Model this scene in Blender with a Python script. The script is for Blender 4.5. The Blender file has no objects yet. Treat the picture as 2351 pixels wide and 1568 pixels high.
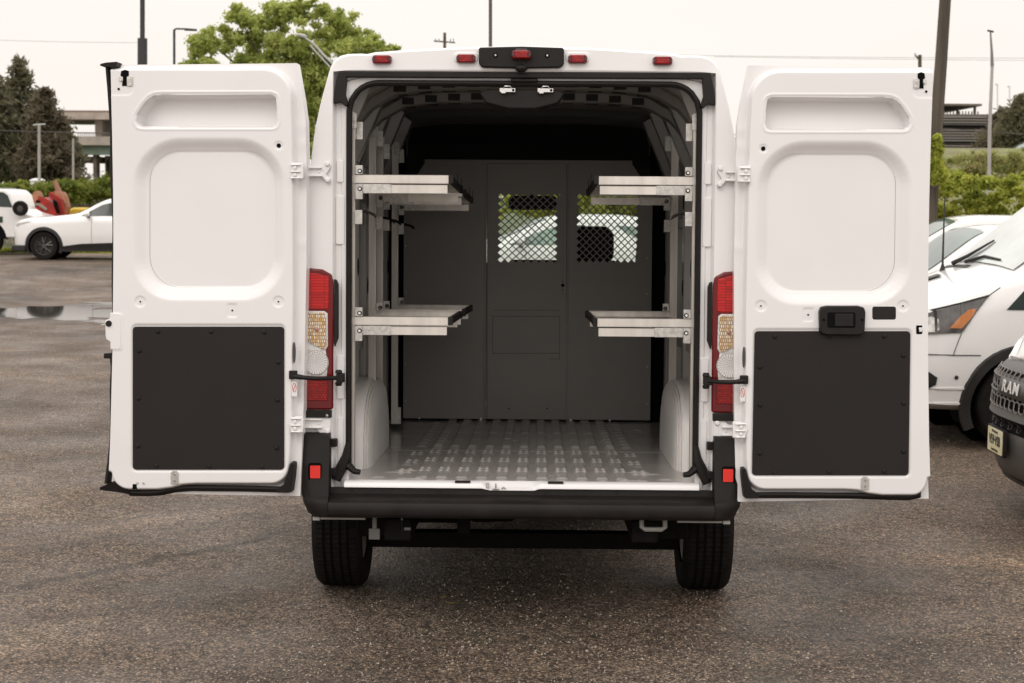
import bpy, bmesh, math, random
import numpy as np
from mathutils import Vector, Matrix
random.seed(7); np.random.seed(7)
SC = bpy.context.scene
COL = SC.collection
# ------------------------------------------------------------------ camera
F_PX = 3625.; CX, CY = 1175.5, 784.; CAM_H = 2.02
TH = math.radians(5.26); RO = math.radians(0.35)
Fv = np.array([0, math.cos(TH), -math.sin(TH)])
r0 = np.array([1., 0, 0]); u0 = np.array([0, math.sin(TH), math.cos(TH)])
Rv = r0*math.cos(RO)+u0*math.sin(RO); Uv = -r0*math.sin(RO)+u0*math.cos(RO)
CAM = np.array([0, 0, CAM_H])
cam_d = bpy.data.cameras.new('camera'); cam = bpy.data.objects.new('camera', cam_d); COL.objects.link(cam)
cam.matrix_world = Matrix(((Rv[0], Uv[0], -Fv[0], 0), (Rv[1], Uv[1], -Fv[1], 0), (Rv[2], Uv[2], -Fv[2], CAM_H), (0, 0, 0, 1)))
cam_d.sensor_width = 36; cam_d.lens = F_PX/2351*36; cam_d.clip_start = 0.1; cam_d.clip_end = 2000
cam_d.dof.use_dof = True; cam_d.dof.focus_distance = 7.3; cam_d.dof.aperture_fstop = 6.3
SC.camera = cam
# ------------------------------------------------------------------ sky
SUN_EL, SUN_AZ = math.radians(42), math.radians(200)
w = bpy.data.worlds.new('World'); SC.world = w; w.use_nodes = True
nt = w.node_tree; nt.nodes.clear()
N = lambda t: nt.nodes.new(t)
out = N('ShaderNodeOutputWorld'); bg = N('ShaderNodeBackground'); bg.inputs[1].default_value = 0.1
sky = N('ShaderNodeTexSky'); sky.sky_type = 'NISHITA'; sky.sun_disc = False
sky.sun_elevation = SUN_EL; sky.sun_rotation = SUN_AZ; sky.dust_density = 3
tc = N('ShaderNodeTexCoord'); sp = N('ShaderNodeSeparateXYZ'); nt.links.new(tc.outputs['Generated'], sp.inputs[0])
rmp = N('ShaderNodeValToRGB'); nt.links.new(sp.outputs[2], rmp.inputs[0])   # overcast cloud layer, brighter overhead
e = rmp.color_ramp.elements
e[0].position = 0.0; e[0].color = (.372, .350, .328, 1)
e[1].position = 1.0; e[1].color = (.60, .568, .54, 1)
m_ = e.new(0.17); m_.color = (.376, .353, .330, 1)
m_ = e.new(0.45); m_.color = (.64, .61, .588, 1)
nz = N('ShaderNodeTexNoise'); nz.inputs['Scale'].default_value = 1.6; nz.inputs['Detail'].default_value = 3
mp_ = N('ShaderNodeMapping'); mp_.inputs['Scale'].default_value = (1, 1, 4)
nt.links.new(tc.outputs['Generated'], mp_.inputs[0]); nt.links.new(mp_.outputs[0], nz.inputs[0])
mr = N('ShaderNodeMapRange'); mr.inputs['From Min'].default_value = .3; mr.inputs['From Max'].default_value = .7
mr.inputs['To Min'].default_value = 26.2; mr.inputs['To Max'].default_value = 28.6
nt.links.new(nz.outputs[0], mr.inputs[0])
sc_ = N('ShaderNodeVectorMath'); sc_.operation = 'SCALE'
nt.links.new(rmp.outputs[0], sc_.inputs[0]); nt.links.new(mr.outputs[0], sc_.inputs['Scale'])
mx = N('ShaderNodeMixRGB'); mx.inputs[0].default_value = .95
nt.links.new(sky.outputs[0], mx.inputs[1]); nt.links.new(sc_.outputs[0], mx.inputs[2])
nt.links.new(mx.outputs[0], bg.inputs[0]); nt.links.new(bg.outputs[0], out.inputs[0])
sd = bpy.data.lights.new('sun', 'SUN'); sd.energy = 0.5; sd.angle = math.radians(25); sd.color = (1, .96, .9)
so = bpy.data.objects.new('sun', sd); COL.objects.link(so)
so.rotation_euler = (math.pi/2-SUN_EL, 0, math.pi-SUN_AZ)
SC.view_settings.view_transform = 'Standard'; SC.view_settings.look = 'None'; SC.view_settings.gamma = 1; SC.view_settings.exposure = 0
SC.cycles.max_bounces = 8; SC.cycles.transparent_max_bounces = 16
# ------------------------------------------------------------------ geometry of the view: rays measured from the survey photo
def ray(x, y): return Fv+Rv*(x-CX)/F_PX+Uv*(CY-y)/F_PX
vy = ray(1234, 612); vy /= np.linalg.norm(vy)
vx = np.cross(vy, [0, 0, 1]); vx /= np.linalg.norm(vx); vz = np.cross(vx, vy)
Ws = CAM+7.14*ray(1197, 1110); VO = Ws-vz*Ws[2]; VM = np.array([vx, vy, vz]); CL = VM@(CAM-VO)
def P(x, y, yl):                       # van-local point on the van-local plane y = yl
    d = VM@ray(x, y); t = (yl-CL[1])/d[1]; return CL+t*d
def V(p): return VO+np.asarray(p, float)@VM        # van-local -> world
def Wp(x, y, dist):                    # world point at ground distance dist
    d = ray(x, y); return CAM+d*dist/d[1]
def gz(y):                             # the lot rises gently towards its far side
    t = min(max((y-28.5)/11., 0), 1); return .38*t*t*(3-2*t)
# ------------------------------------------------------------------ materials
MATS = {}
def mat(name, col, rough=.5, metal=0, coat=0, nscale=0, namt=0, bump=0, bscale=200, trans=0, spec=.5, emit=None, col2=None, alpha=1, ior=1.45, stretch=None, detail=4):
    if name in MATS: return MATS[name]
    m = bpy.data.materials.new(name); m.use_nodes = True; t = m.node_tree; b = t.nodes['Principled BSDF']
    b.inputs['Base Color'].default_value = (*col, 1); b.inputs['Roughness'].default_value = rough
    b.inputs['Metallic'].default_value = metal; b.inputs['Coat Weight'].default_value = coat; b.inputs['Coat Roughness'].default_value = .08
    b.inputs['Transmission Weight'].default_value = trans; b.inputs['Specular IOR Level'].default_value = spec; b.inputs['IOR'].default_value = ior
    b.inputs['Alpha'].default_value = alpha
    tcn = t.nodes.new('ShaderNodeTexCoord'); mpn = t.nodes.new('ShaderNodeMapping'); t.links.new(tcn.outputs['Object'], mpn.inputs[0])
    if stretch: mpn.inputs['Scale'].default_value = stretch
    if nscale:
        n = t.nodes.new('ShaderNodeTexNoise'); n.inputs['Scale'].default_value = nscale; n.inputs['Detail'].default_value = detail; t.links.new(mpn.outputs[0], n.inputs[0])
        r = t.nodes.new('ShaderNodeValToRGB'); t.links.new(n.outputs[0], r.inputs[0])
        c2 = col2 if col2 else tuple(c*(1-namt) for c in col)
        r.color_ramp.elements[0].position = .35; r.color_ramp.elements[0].color = (*c2, 1)
        r.color_ramp.elements[1].position = .65; r.color_ramp.elements[1].color = (*(col if col2 else tuple(min(1, c*(1+namt)) for c in col)), 1)
        t.links.new(r.outputs[0], b.inputs['Base Color'])
        r2 = t.nodes.new('ShaderNodeMapRange'); r2.inputs['To Min'].default_value = max(.02, rough-.08); r2.inputs['To Max'].default_value = min(1, rough+.08)
        t.links.new(n.outputs[0], r2.inputs[0]); t.links.new(r2.outputs[0], b.inputs['Roughness'])
    if bump:
        n2 = t.nodes.new('ShaderNodeTexNoise'); n2.inputs['Scale'].default_value = bscale; n2.inputs['Detail'].default_value = 3; t.links.new(mpn.outputs[0], n2.inputs[0])
        bn = t.nodes.new('ShaderNodeBump'); bn.inputs['Strength'].default_value = bump; bn.inputs['Distance'].default_value = .002
        t.links.new(n2.outputs[0], bn.inputs['Height']); t.links.new(bn.outputs[0], b.inputs['Normal'])
    if emit: b.inputs['Emission Color'].default_value = (*emit[0], 1); b.inputs['Emission Strength'].default_value = emit[1]
    MATS[name] = m; return m
WHITE = mat('white_paint', (.79, .77, .766), .34, coat=.35, nscale=2.5, namt=.015, bump=.02, bscale=60)
WHITE_IN = mat('white_primer_paint', (.84, .815, .79), .38, coat=.2, nscale=6, namt=.04)
FLOORM = mat('cargo_floor_paint', (.43, .405, .38), .24, coat=.35, nscale=5, namt=.03, bump=.03, bscale=40)
WALLM = mat('shaded_wall_paint', (.25, .232, .215), .36, coat=.3, nscale=5, namt=.06)  # walls are white; the cargo bay's shade is put into this grey
BLACKP = mat('black_plastic', (.013, .0105, .0095), .5, spec=.28, nscale=12, namt=.2, bump=.25, bscale=900)
BUMPM = mat('bumper_plastic', (.014, .011, .0098), .42, spec=.3, nscale=7, namt=.25, bump=.3, bscale=700)
RUB = mat('black_rubber', (.011, .0085, .0078), .55, spec=.25, nscale=20, namt=.2, bump=.2, bscale=300)
TRIM = mat('dark_trim_panel', (.019, .0155, .0142), .5, spec=.25, nscale=4, namt=.06, bump=.3, bscale=1200)
PART = mat('grey_partition_paint', (.29, .268, .247), .42, nscale=3, namt=.05, bump=.05, bscale=80)
ALU = mat('brushed_aluminium', (.66, .62, .57), .36, metal=.55, nscale=14, namt=.12, stretch=(1, 1, .1), bump=.08, bscale=120)
ZINC = mat('zinc_steel', (.55, .53, .50), .42, metal=.75, nscale=60, namt=.15)
CHROME = mat('chrome', (.75, .74, .73), .12, metal=1)
DARKMET = mat('dark_underbody_steel', (.006, .005, .0045), .7, spec=.1, nscale=20, namt=.3)
TYRE = mat('tyre_rubber', (.010, .0085, .0075), .75, spec=.2, nscale=30, namt=.3, bump=.4, bscale=150)
HOLE = mat('dark_opening', (.004, .004, .004), .8, spec=.1)
SLOT = mat('shaded_slot', (.022, .02, .018), .7)
DUSTW = mat('white_plastic', (.70, .68, .66), .4)
def glass(name, col=(.75, .85, .80), a=.35):
    if name in MATS: return MATS[name]
    m = bpy.data.materials.new(name); m.use_nodes = True; t = m.node_tree; t.nodes.clear()
    o = t.nodes.new('ShaderNodeOutputMaterial'); tr = t.nodes.new('ShaderNodeBsdfTransparent'); tr.inputs[0].default_value = (*col, 1)
    gl = t.nodes.new('ShaderNodeBsdfGlossy'); gl.inputs['Roughness'].default_value = .03
    fr = t.nodes.new('ShaderNodeFresnel'); fr.inputs[0].default_value = 1.5
    mx2 = t.nodes.new('ShaderNodeMixShader'); ad = t.nodes.new('ShaderNodeMath'); ad.operation = 'ADD'; ad.inputs[1].default_value = a*.1; ad.use_clamp = True
    t.links.new(fr.outputs[0], ad.inputs[0]); t.links.new(ad.outputs[0], mx2.inputs[0]); t.links.new(tr.outputs[0], mx2.inputs[1]); t.links.new(gl.outputs[0], mx2.inputs[2])
    t.links.new(mx2.outputs[0], o.inputs[0]); MATS[name] = m; return m
WINDG = glass('windscreen_glass', (.80, .88, .83), .3)
CARG = mat('tinted_window_glass', (.03, .038, .035), .06, spec=.5, coat=0, nscale=1.5, namt=.6)
CARG2 = mat('greenish_window_glass', (.13, .19, .165), .08, spec=.6, coat=0, nscale=1.2, col2=(.06, .085, .075))
def lens(name, c1, c2, bw, bh, rough=.12, off=.5, mortar=.12, c3=None, bstr=.6, rot=True):
    m = bpy.data.materials.new(name); m.use_nodes = True; t = m.node_tree; b = t.nodes['Principled BSDF']
    tcn = t.nodes.new('ShaderNodeTexCoord'); sx = t.nodes.new('ShaderNodeSeparateXYZ'); cb = t.nodes.new('ShaderNodeCombineXYZ')
    t.links.new(tcn.outputs['Object'], sx.inputs[0]); t.links.new(sx.outputs[0], cb.inputs[0]); t.links.new(sx.outputs[2], cb.inputs[1])
    br = t.nodes.new('ShaderNodeTexBrick'); br.offset = off; br.inputs['Scale'].default_value = 1
    br.inputs['Brick Width'].default_value = bw; br.inputs['Row Height'].default_value = bh; br.inputs['Mortar Size'].default_value = min(bw, bh)*mortar; br.inputs['Mortar Smooth'].default_value = .6
    br.inputs['Color1'].default_value = (*c1, 1); br.inputs['Color2'].default_value = (*c2, 1); br.inputs['Mortar'].default_value = (*(c3 or tuple(c*.35 for c in c1)), 1)
    t.links.new(cb.outputs[0], br.inputs[0]); t.links.new(br.outputs[0], b.inputs['Base Color'])
    b.inputs['Roughness'].default_value = rough; b.inputs['Coat Weight'].default_value = .2; b.inputs['Coat Roughness'].default_value = .05; b.inputs['Specular IOR Level'].default_value = .3
    bn = t.nodes.new('ShaderNodeBump'); bn.inputs['Strength'].default_value = bstr; bn.inputs['Distance'].default_value = .004; bn.invert = True
    t.links.new(br.outputs['Fac'], bn.inputs['Height']); t.links.new(bn.outputs[0], b.inputs['Normal'])
    MATS[name] = m; return m
# ------------------------------------------------------------------ mesh builder
BASE = {}
class MB:
    def __init__(s): s.v = []; s.f = []
    def add(s, vs, fs):
        o = len(s.v); s.v += [tuple(map(float, p)) for p in vs]; s.f += [tuple(i+o for i in q) for q in fs]; return s
    def box(s, x0, x1, y0, y1, z0, z1, M=None):
        vs = [(x, y, z) for x in (x0, x1) for y in (y0, y1) for z in (z0, z1)]
        if M is not None: vs = [M(p) for p in vs]
        return s.add(vs, [(0, 1, 3, 2), (4, 6, 7, 5), (0, 4, 5, 1), (2, 3, 7, 6), (0, 2, 6, 4), (1, 5, 7, 3)])
    def loft(s, rings, closed=True, caps=False, flip=False):
        n = len(rings[0]); vs = [p for r in rings for p in r]; fs = []
        for i in range(len(rings)-1):
            for j in range(n if closed else n-1):
                a, b = i*n+j, i*n+(j+1) % n; q = (a, b, b+n, a+n); fs.append(q[::-1] if flip else q)
        if caps: fs.append(tuple(range(n-1, -1, -1))); fs.append(tuple((len(rings)-1)*n+j for j in range(n)))
        return s.add(vs, fs)
    def grid(s, A, flip=False):        # A: rows x cols x 3
        return s.loft([list(map(tuple, r)) for r in A], closed=False, flip=flip)
    def cyl(s, p0, p1, r0, r1=None, n=12, caps=True):
        r1 = r0 if r1 is None else r1; p0 = Vector(p0); p1 = Vector(p1); d = (p1-p0).normalized()
        a = d.orthogonal().normalized(); b = d.cross(a)
        R = lambda c, r: [tuple(c+a*r*math.cos(t)+b*r*math.sin(t)) for t in [2*math.pi*i/n for i in range(n)]]
        return s.loft([R(p0, r0), R(p1, r1)], caps=caps)
    def tube(s, pts, r, n=8, caps=True):
        pts = [Vector(p) for p in pts]; rings = []; a = None
        for i, p in enumerate(pts):
            d = (pts[min(i+1, len(pts)-1)]-pts[max(i-1, 0)]).normalized()
            a = d.orthogonal().normalized() if a is None else (a-d*a.dot(d)).normalized()
            b = d.cross(a); rr = r[i] if isinstance(r, (list, tuple)) else r
            rings.append([tuple(p+a*rr*math.cos(t)+b*rr*math.sin(t)) for t in [2*math.pi*k/n for k in range(n)]])
        return s.loft(rings, caps=caps)
    def prism(s, poly, fn0, fn1):      # poly 2D; fn(a,b)->3D for both faces
        n = len(poly); return s.loft([[fn0(*p) for p in poly], [fn1(*p) for p in poly]], caps=True)
    def sweep(s, pts, prof, up=(0, 0, 1)):  # open profile [(side, up)] swept along pts
        pts = [Vector(p) for p in pts]; rings = []; up = Vector(up)
        for i, p in enumerate(pts):
            d = (pts[min(i+1, len(pts)-1)]-pts[max(i-1, 0)]).normalized(); a = d.cross(up).normalized(); b = a.cross(d)
            rings.append([tuple(p+a*u+b*v) for u, v in prof])
        return s.loft(rings, caps=True)
    def ell(s, c, r, n=16, m=10, M=None):
        rings = []
        for i in range(m+1):
            t = math.pi*i/m; rr = max(math.sin(t), 1e-3)
            ring = [(c[0]+r[0]*rr*math.cos(2*math.pi*k/n), c[1]+r[1]*rr*math.sin(2*math.pi*k/n), c[2]-r[2]*math.cos(t)) for k in range(n)]
            rings.append([M(p) for p in ring] if M else ring)
        return s.loft(rings, caps=True)
    def pieces(s, gap=.0015):          # separate pieces whose boxes do not touch
        par = list(range(len(s.v)))
        def fd(i):
            while par[i] != i: par[i] = par[par[i]]; i = par[i]
            return i
        for f in s.f:
            r = fd(f[0])
            for i in f[1:]: par[fd(i)] = r
        g = {}
        for i in range(len(s.v)): g.setdefault(fd(i), []).append(i)
        va = np.array(s.v); items = [[v, va[v].min(0)-gap, va[v].max(0)+gap] for v in g.values()]
        ch = True
        while ch:
            ch = False; o = []
            for it in items:
                for q in o:
                    if (it[1] <= q[2]).all() and (it[2] >= q[1]).all():
                        q[0] += it[0]; q[1] = np.minimum(q[1], it[1]); q[2] = np.maximum(q[2], it[2]); ch = True; break
                else: o.append(it)
            items = o
        out_ = []
        for v, _, _ in items:
            v = sorted(v); mp = {j: i for i, j in enumerate(v)}; b = MB(); b.v = [s.v[j] for j in v]; b.f = [tuple(mp[i] for i in f) for f in s.f if f[0] in mp]; out_.append(b)
        return out_
    def split(s, name, m, parent, **k):
        return [b.build(name, m, parent, **k) for b in s.pieces()]
    def build(s, name, m, parent=None, van=False, local=False, smooth=True, angle=35, bevel=0, seg=2, label=None, cat=None, group=None, kind=None, base=None, solid=0, mods=None):
        a = np.array(s.v, float)
        if van: a = np.array(VO)+a@VM
        if parent is not None: b = None if local else BASE[parent.name]
        else: b = base if base is not None else (np.array([a[:, 0].mean(), a[:, 1].mean(), a[:, 2].min()]) if not local else None)
        if b is not None: a = a-np.array(b)
        me = bpy.data.meshes.new(name); me.from_pydata(a.tolist(), [], s.f); me.validate()
        bm = bmesh.new(); bm.from_mesh(me); bmesh.ops.recalc_face_normals(bm, faces=bm.faces); bm.to_mesh(me); bm.free()
        if smooth: me.shade_smooth(); me.set_sharp_from_angle(angle=math.radians(angle))
        o = bpy.data.objects.new(name, me); COL.objects.link(o); me.materials.append(m)
        if parent is not None: o.parent = parent; BASE[o.name] = BASE.get(parent.name)
        else: o.location = b if b is not None else (0, 0, 0); BASE[o.name] = b
        if bevel:
            md = o.modifiers.new('bevel', 'BEVEL'); md.width = bevel; md.segments = seg; md.limit_method = 'ANGLE'; md.angle_limit = math.radians(40); md.harden_normals = False
        if solid: md = o.modifiers.new('solid', 'SOLIDIFY'); md.thickness = solid
        for k, vv in (('label', label), ('category', cat), ('group', group), ('kind', kind)):
            if vv: o[k] = vv
        return o
def thing(name, label, cat, loc, rz=0, group=None):
    o = bpy.data.objects.new(name, None); COL.objects.link(o); o.location = tuple(loc); o.rotation_euler[2] = rz; o.empty_display_size = .2
    o['label'] = label; o['category'] = cat
    if group: o['group'] = group
    BASE[o.name] = np.array(loc, float); return o
def rrect(x0, x1, z0, z1, r, n=6):
    rs = r if isinstance(r, (list, tuple)) else [r]*4      # order: x1z1, x0z1, x0z0, x1z0
    out_ = []
    for (cx, cz, a0), q in zip(((x1, z1, 0), (x0, z1, 90), (x0, z0, 180), (x1, z0, 270)), rs):
        sx = -1 if cx == x1 else 1; sz = -1 if cz == z1 else 1
        ox, oz = cx+sx*q, cz+sz*q
        for k in range(n+1):
            t = math.radians(a0+90*k/n); out_.append((ox+q*math.cos(t), oz+q*math.sin(t)))
    return out_
def text_mesh(txt, size, extrude, name, m, place, parent, van=False, bold=0, sx=1, local=False, align='CENTER', space=1):
    c = bpy.data.curves.new(name, 'FONT'); c.body = txt; c.size = size; c.extrude = extrude; c.align_x = align; c.align_y = 'CENTER'; c.offset = bold; c.resolution_u = 3; c.space_character = space
    t = bpy.data.objects.new(name, c); COL.objects.link(t)
    dg = bpy.context.evaluated_depsgraph_get(); me = bpy.data.meshes.new_from_object(t.evaluated_get(dg))
    mb = MB(); mb.v = [tuple(place(v.co.x*sx, v.co.y, v.co.z)) for v in me.vertices]; mb.f = [tuple(p.vertices) for p in me.polygons]
    bpy.data.objects.remove(t); bpy.data.meshes.remove(me)
    return mb.build(name, m, parent, van=van, smooth=False, local=local)
def sst(a, b, x):
    t = np.clip((x-a)/(b-a), 0, 1); return t*t*(3-2*t)
def sdf(poly, X, Y):                   # signed distance, negative inside
    p = np.array(poly, float); d = np.full(X.shape, 1e9); ins = np.zeros(X.shape, bool)
    for i in range(len(p)):
        a, b = p[i-1], p[i]; e_ = b-a; L = (e_**2).sum()
        if L < 1e-12: continue
        t = np.clip(((X-a[0])*e_[0]+(Y-a[1])*e_[1])/L, 0, 1)
        d = np.minimum(d, np.hypot(X-a[0]-t*e_[0], Y-a[1]-t*e_[1]))
        c = (a[1] > Y) != (b[1] > Y)
        with np.errstate(divide='ignore', invalid='ignore'):
            xi = a[0]+(Y-a[1])*(b[0]-a[0])/(b[1]-a[1])
        ins ^= c & (X < xi)
    return np.where(ins, -d, d)
# ================================================================== THE VAN
van = thing('cargo_van', 'white high roof cargo van seen from behind with both rear doors swung wide open', 'van', V((0, 2.6, 0.0)))
# outer body ring, right half, (X, z) in van-local metres
PROF = [(.985, .60), (.992, .75), (.995, 1.1), (.985, 1.6), (.968, 2.1), (.945, 2.30), (.915, 2.44), (.878, 2.575), (.862, 2.62), (.835, 2.645), (.80, 2.655), (.735, 2.659), (.715, 2.650), (.695, 2.662), (.55, 2.674), (.3, 2.688), (0, 2.695)]
def ring(y, sx=1, zs=1, zt=0, dz=0):
    R_ = [(X*sx, y, .6+(z-.6)*zs+dz) for X, z in PROF]; return [(-x, y_, z_) for x, y_, z_ in R_[:-1]]+R_[::-1]
body = MB()
# rings run left bottom -> roof -> right bottom
rings = [ring(.0, .992, .993), ring(.02, .998, .9985), ring(.06)]+[ring(y) for y in (1, 2, 3, 3.6)]
rings += [ring(4.0, .99, .985), ring(4.25, .97, .92), ring(4.6, .95, .74), ring(4.95, .92, .49), ring(5.25, .86, .41), ring(5.42, .74, .30)]
# windscreen region is left open (rings 8..10, top faces); faces by index
n = len(rings[0]); vs = [p for r in rings for p in r]; fs = []
for i in range(3, len(rings)-1):
    for j in range(n-1):
        side = min(j, n-2-j)
        if 7 <= i <= 9 and side >= 8: continue         # windscreen opening
        if 6 <= i <= 8 and 3 <= side <= 5: continue    # cab side windows
        a = i*n+j; fs.append((a, a+1, a+1+n, a+n))
body.add(vs, fs)
body.add(rings[-1], [tuple(range(n))])
# rear face: silhouette -> opening rectangle -> step -> rounded inner opening
def resamp(pts, k):
    pts = np.array(pts, float); L = np.r_[0, np.cumsum(np.hypot(*np.diff(pts, axis=0).T))]; t = np.linspace(0, L[-1], k)
    return np.c_[np.interp(t, L, pts[:, 0]), np.interp(t, L, pts[:, 1])]
ZS = .735; K1, K2 = 40, 60
r0_ = [(x, z) for x, y_, z in rings[0]]; iL = 7
Apts = np.r_[resamp([p for p in r0_[:iL+1]], K1), resamp(r0_[iL:n-iL], K2)[1:], resamp(r0_[n-1-iL:], K1)[1:]]
XB, ZB = .853, 2.573
Bpts = np.r_[resamp([(-XB, .60), (-XB, ZB)], K1), resamp([(-XB, ZB), (XB, ZB)], K2)[1:], resamp([(XB, ZB), (XB, .60)], K1)[1:]]
XI, ZI, RI = .786, 2.525, .13
arc = lambda cx, a0, a1, k=7: [(cx+RI*math.cos(math.radians(a0+(a1-a0)*t/k)), ZI-RI+RI*math.sin(math.radians(a0+(a1-a0)*t/k))) for t in range(k+1)]
Cl = [(-XI, .60)]+arc(-XI+RI, 180, 135); Ct = arc(-XI+RI, 135, 90)+arc(XI-RI, 90, 45); Cr = arc(XI-RI, 45, 0)+[(XI, .60)]
Cpts = np.r_[resamp(Cl, K1), resamp(Ct, K2)[1:], resamp(Cr, K1)[1:]]
L3 = lambda pts, y: [(x, y, z) for x, z in pts]
def mid(a, b, t): return a*(1-t)+b*t
def dens(r):
    q = [(x, z) for x, y_, z in r]; return np.r_[resamp(q[:iL+1], K1), resamp(q[iL:n-iL], K2)[1:], resamp(q[n-1-iL:], K1)[1:]]
body.loft([L3(dens(rings[k]), rings[k][0][1]) for k in (3, 2, 1, 0)], closed=False)
body.loft([L3(Apts, 0), L3(mid(Apts, Bpts, .9), -.004), L3(mid(Apts, Bpts, .97), .0), L3(Bpts, .012), L3(mid(Bpts, Cpts, .12), .036), L3(mid(Bpts, Cpts, .45), .040), L3(mid(Bpts, Cpts, .52), .030), L3(mid(Bpts, Cpts, .9), .030), L3(Cpts, .036), L3(Cpts, .11)], closed=False)
Dpts = np.r_[resamp([(-.885, .61), (-.885, 2.60)], K1), resamp([(-.885, 2.60), (.885, 2.60)], K2)[1:], resamp([(.885, 2.60), (.885, .61)], K1)[1:]]
body.loft([L3(Cpts, .11), L3(Dpts, .112)], closed=False)
body.build('body', WHITE, van, van=True, angle=30)
# door opening weather seal
pts = [(x, .022, z) for x, z in Cpts if z > .79]; pts = [(-XI, .022, .79)]+pts+[(XI, .022, .79)]
sl = MB().tube(pts, .0135, 8)
for s in (-1, 1):
    sl.tube([(s*XI, .02, .90), (s*(XI+.008), .012, .84), (s*(XI+.03), .005, .79), (s*(XI+.055), 0, .735)], [.013, .022, .026, .022], 8)
    sl.tube([(s*XI, .012, .80), (s*(XI-.03), .0, .775), (s*(XI-.055), -.005, .772)], [.02, .015, .012], 8)
sl.build('door_seal', RUB, van, van=True)
# upper gasket and corner pieces
g = MB().box(-.825, .825, -.004, .028, 2.548, 2.571)
for s in (-1, 1):
    poly = [(.832, 2.571), (.80, 2.571), (.795, 2.53), (.80, 2.47), (.787, 2.425), (.80, 2.418), (.825, 2.437), (.852, 2.430), (.846, 2.50)]
    g.prism(poly, lambda a, b: (s*a, -.006, b), lambda a, b: (s*a, .045, b))
g.build('upper_gasket', BLACKP, van, van=True, bevel=.003)
h = MB().grid(np.array([[(x, .05+.02*math.sin(k), 2.545-.012*k) for x in np.linspace(-.74, .74, 12)] for k in range(3)]))
h.build('header_rail', WALLM, van, van=True)
# vertical creases in the pillars
cr = MB()
for s in (-1, 1):
    for (z0, z1, x, wd) in ((1.10, 1.30, .822, .018), (1.80, 2.02, .826, .020), (2.08, 2.18, .826, .016), (.80, 1.02, .822, .014)):
        cr.prism(rrect(x-wd, x+wd, z0, z1, .008, 3), lambda a, b: (s*a, .0275, b), lambda a, b: (s*a, .045, b))
cr.split('pillar_pressing', WHITE, van, van=True, bevel=.003, seg=3)
# ---- interior shell
iw = MB()
XW = .875
for s in (-1, 1):
    A = [[(s*(XW-.0+.0*(z < 2)), y, z) if z < 2.2 else (s*(XW-(z-2.2)*.35), y, z) for z in (.7, 1.0, 1.5, 2.0, 2.2, 2.4, 2.6)] for y in np.linspace(.11, 3.3, 20)]
    iw.grid(np.array(A))
    for y0, y1 in ((.13, .26), (.72, .84), (1.16, 1.30), (1.75, 1.86), (2.30, 2.42)):      # pillars of the side wall
        iw.loft([[(s*XW, y0, z), (s*(XW-.045), y0+.02, z), (s*(XW-.045), y1-.02, z), (s*XW, y1, z)] for z in (.73, 2.22)], closed=False, caps=True)
        iw.loft([[(s*XW, y0, 2.22), (s*(XW-.045), y0+.02, 2.22), (s*(XW-.045), y1-.02, 2.22), (s*XW, y1, 2.22)], [(s*(XW-.13), y0, 2.6), (s*(XW-.19), y0+.02, 2.56), (s*(XW-.19), y1-.02, 2.56), (s*(XW-.13), y1, 2.6)]], closed=False)
    for z in (1.27, 1.92): iw.box(s*(XW-.03), s*XW, .26, 2.8, z, z+.05)
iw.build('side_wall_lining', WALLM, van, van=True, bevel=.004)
hl = MB()
for s in (-1, 1):
    for y, z in [(.2, 2.10), (.2, 2.00), (.2, 1.87), (.2, 1.2), (.2, 1.55), (1.23, 2.05), (1.23, 1.6), (.78, 2.1), (.78, 1.7), (2.36, 1.7)]:
        el = [(y+.028*math.cos(t), z+.045*math.sin(t)) for t in np.linspace(0, 2*math.pi, 14, endpoint=False)]
        hl.prism(el, lambda a, b: (s*(XW-.0465), a, b), lambda a, b: (s*(XW-.02), a, b))
hl.split('wall_cutout', HOLE, van, van=True)
# inner roof skin
rf = MB().grid(np.array([[(X, y, 2.618-.045*(abs(X)/.8)**4+.008*math.cos(y*14)) for X in np.linspace(-.79, .79, 25)] for y in np.linspace(.11, 3.3, 120)]))
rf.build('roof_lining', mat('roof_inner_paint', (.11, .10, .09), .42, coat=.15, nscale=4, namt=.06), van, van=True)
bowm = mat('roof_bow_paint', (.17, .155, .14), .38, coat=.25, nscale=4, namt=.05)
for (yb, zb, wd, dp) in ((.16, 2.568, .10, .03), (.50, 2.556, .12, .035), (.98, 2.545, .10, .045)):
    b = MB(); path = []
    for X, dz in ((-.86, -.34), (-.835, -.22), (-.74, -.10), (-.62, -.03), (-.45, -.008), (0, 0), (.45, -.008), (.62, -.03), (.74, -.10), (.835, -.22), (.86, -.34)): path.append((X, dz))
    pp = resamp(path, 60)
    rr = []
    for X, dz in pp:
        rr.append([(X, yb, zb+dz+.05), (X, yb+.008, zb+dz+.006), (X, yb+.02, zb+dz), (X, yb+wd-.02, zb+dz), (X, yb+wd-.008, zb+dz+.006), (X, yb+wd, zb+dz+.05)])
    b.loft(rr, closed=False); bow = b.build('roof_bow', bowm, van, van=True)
    hh = MB()
    for X in np.arange(-.6, .61, .117):
        z_ = zb-.03*(abs(X)/.62)**3-.001
        hh.box(X-.030, X+.030, yb-.003, yb+.004, z_+.010, z_+.044)
        hh.prism(rrect(X-.034, X+.034, yb+wd*.32, yb+wd*.68, .012, 3), lambda a, c: (a, c, z_-.002), lambda a, c: (a, c, z_+.01))
    hh.split('bow_cutout', SLOT, bow, van=True)
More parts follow.
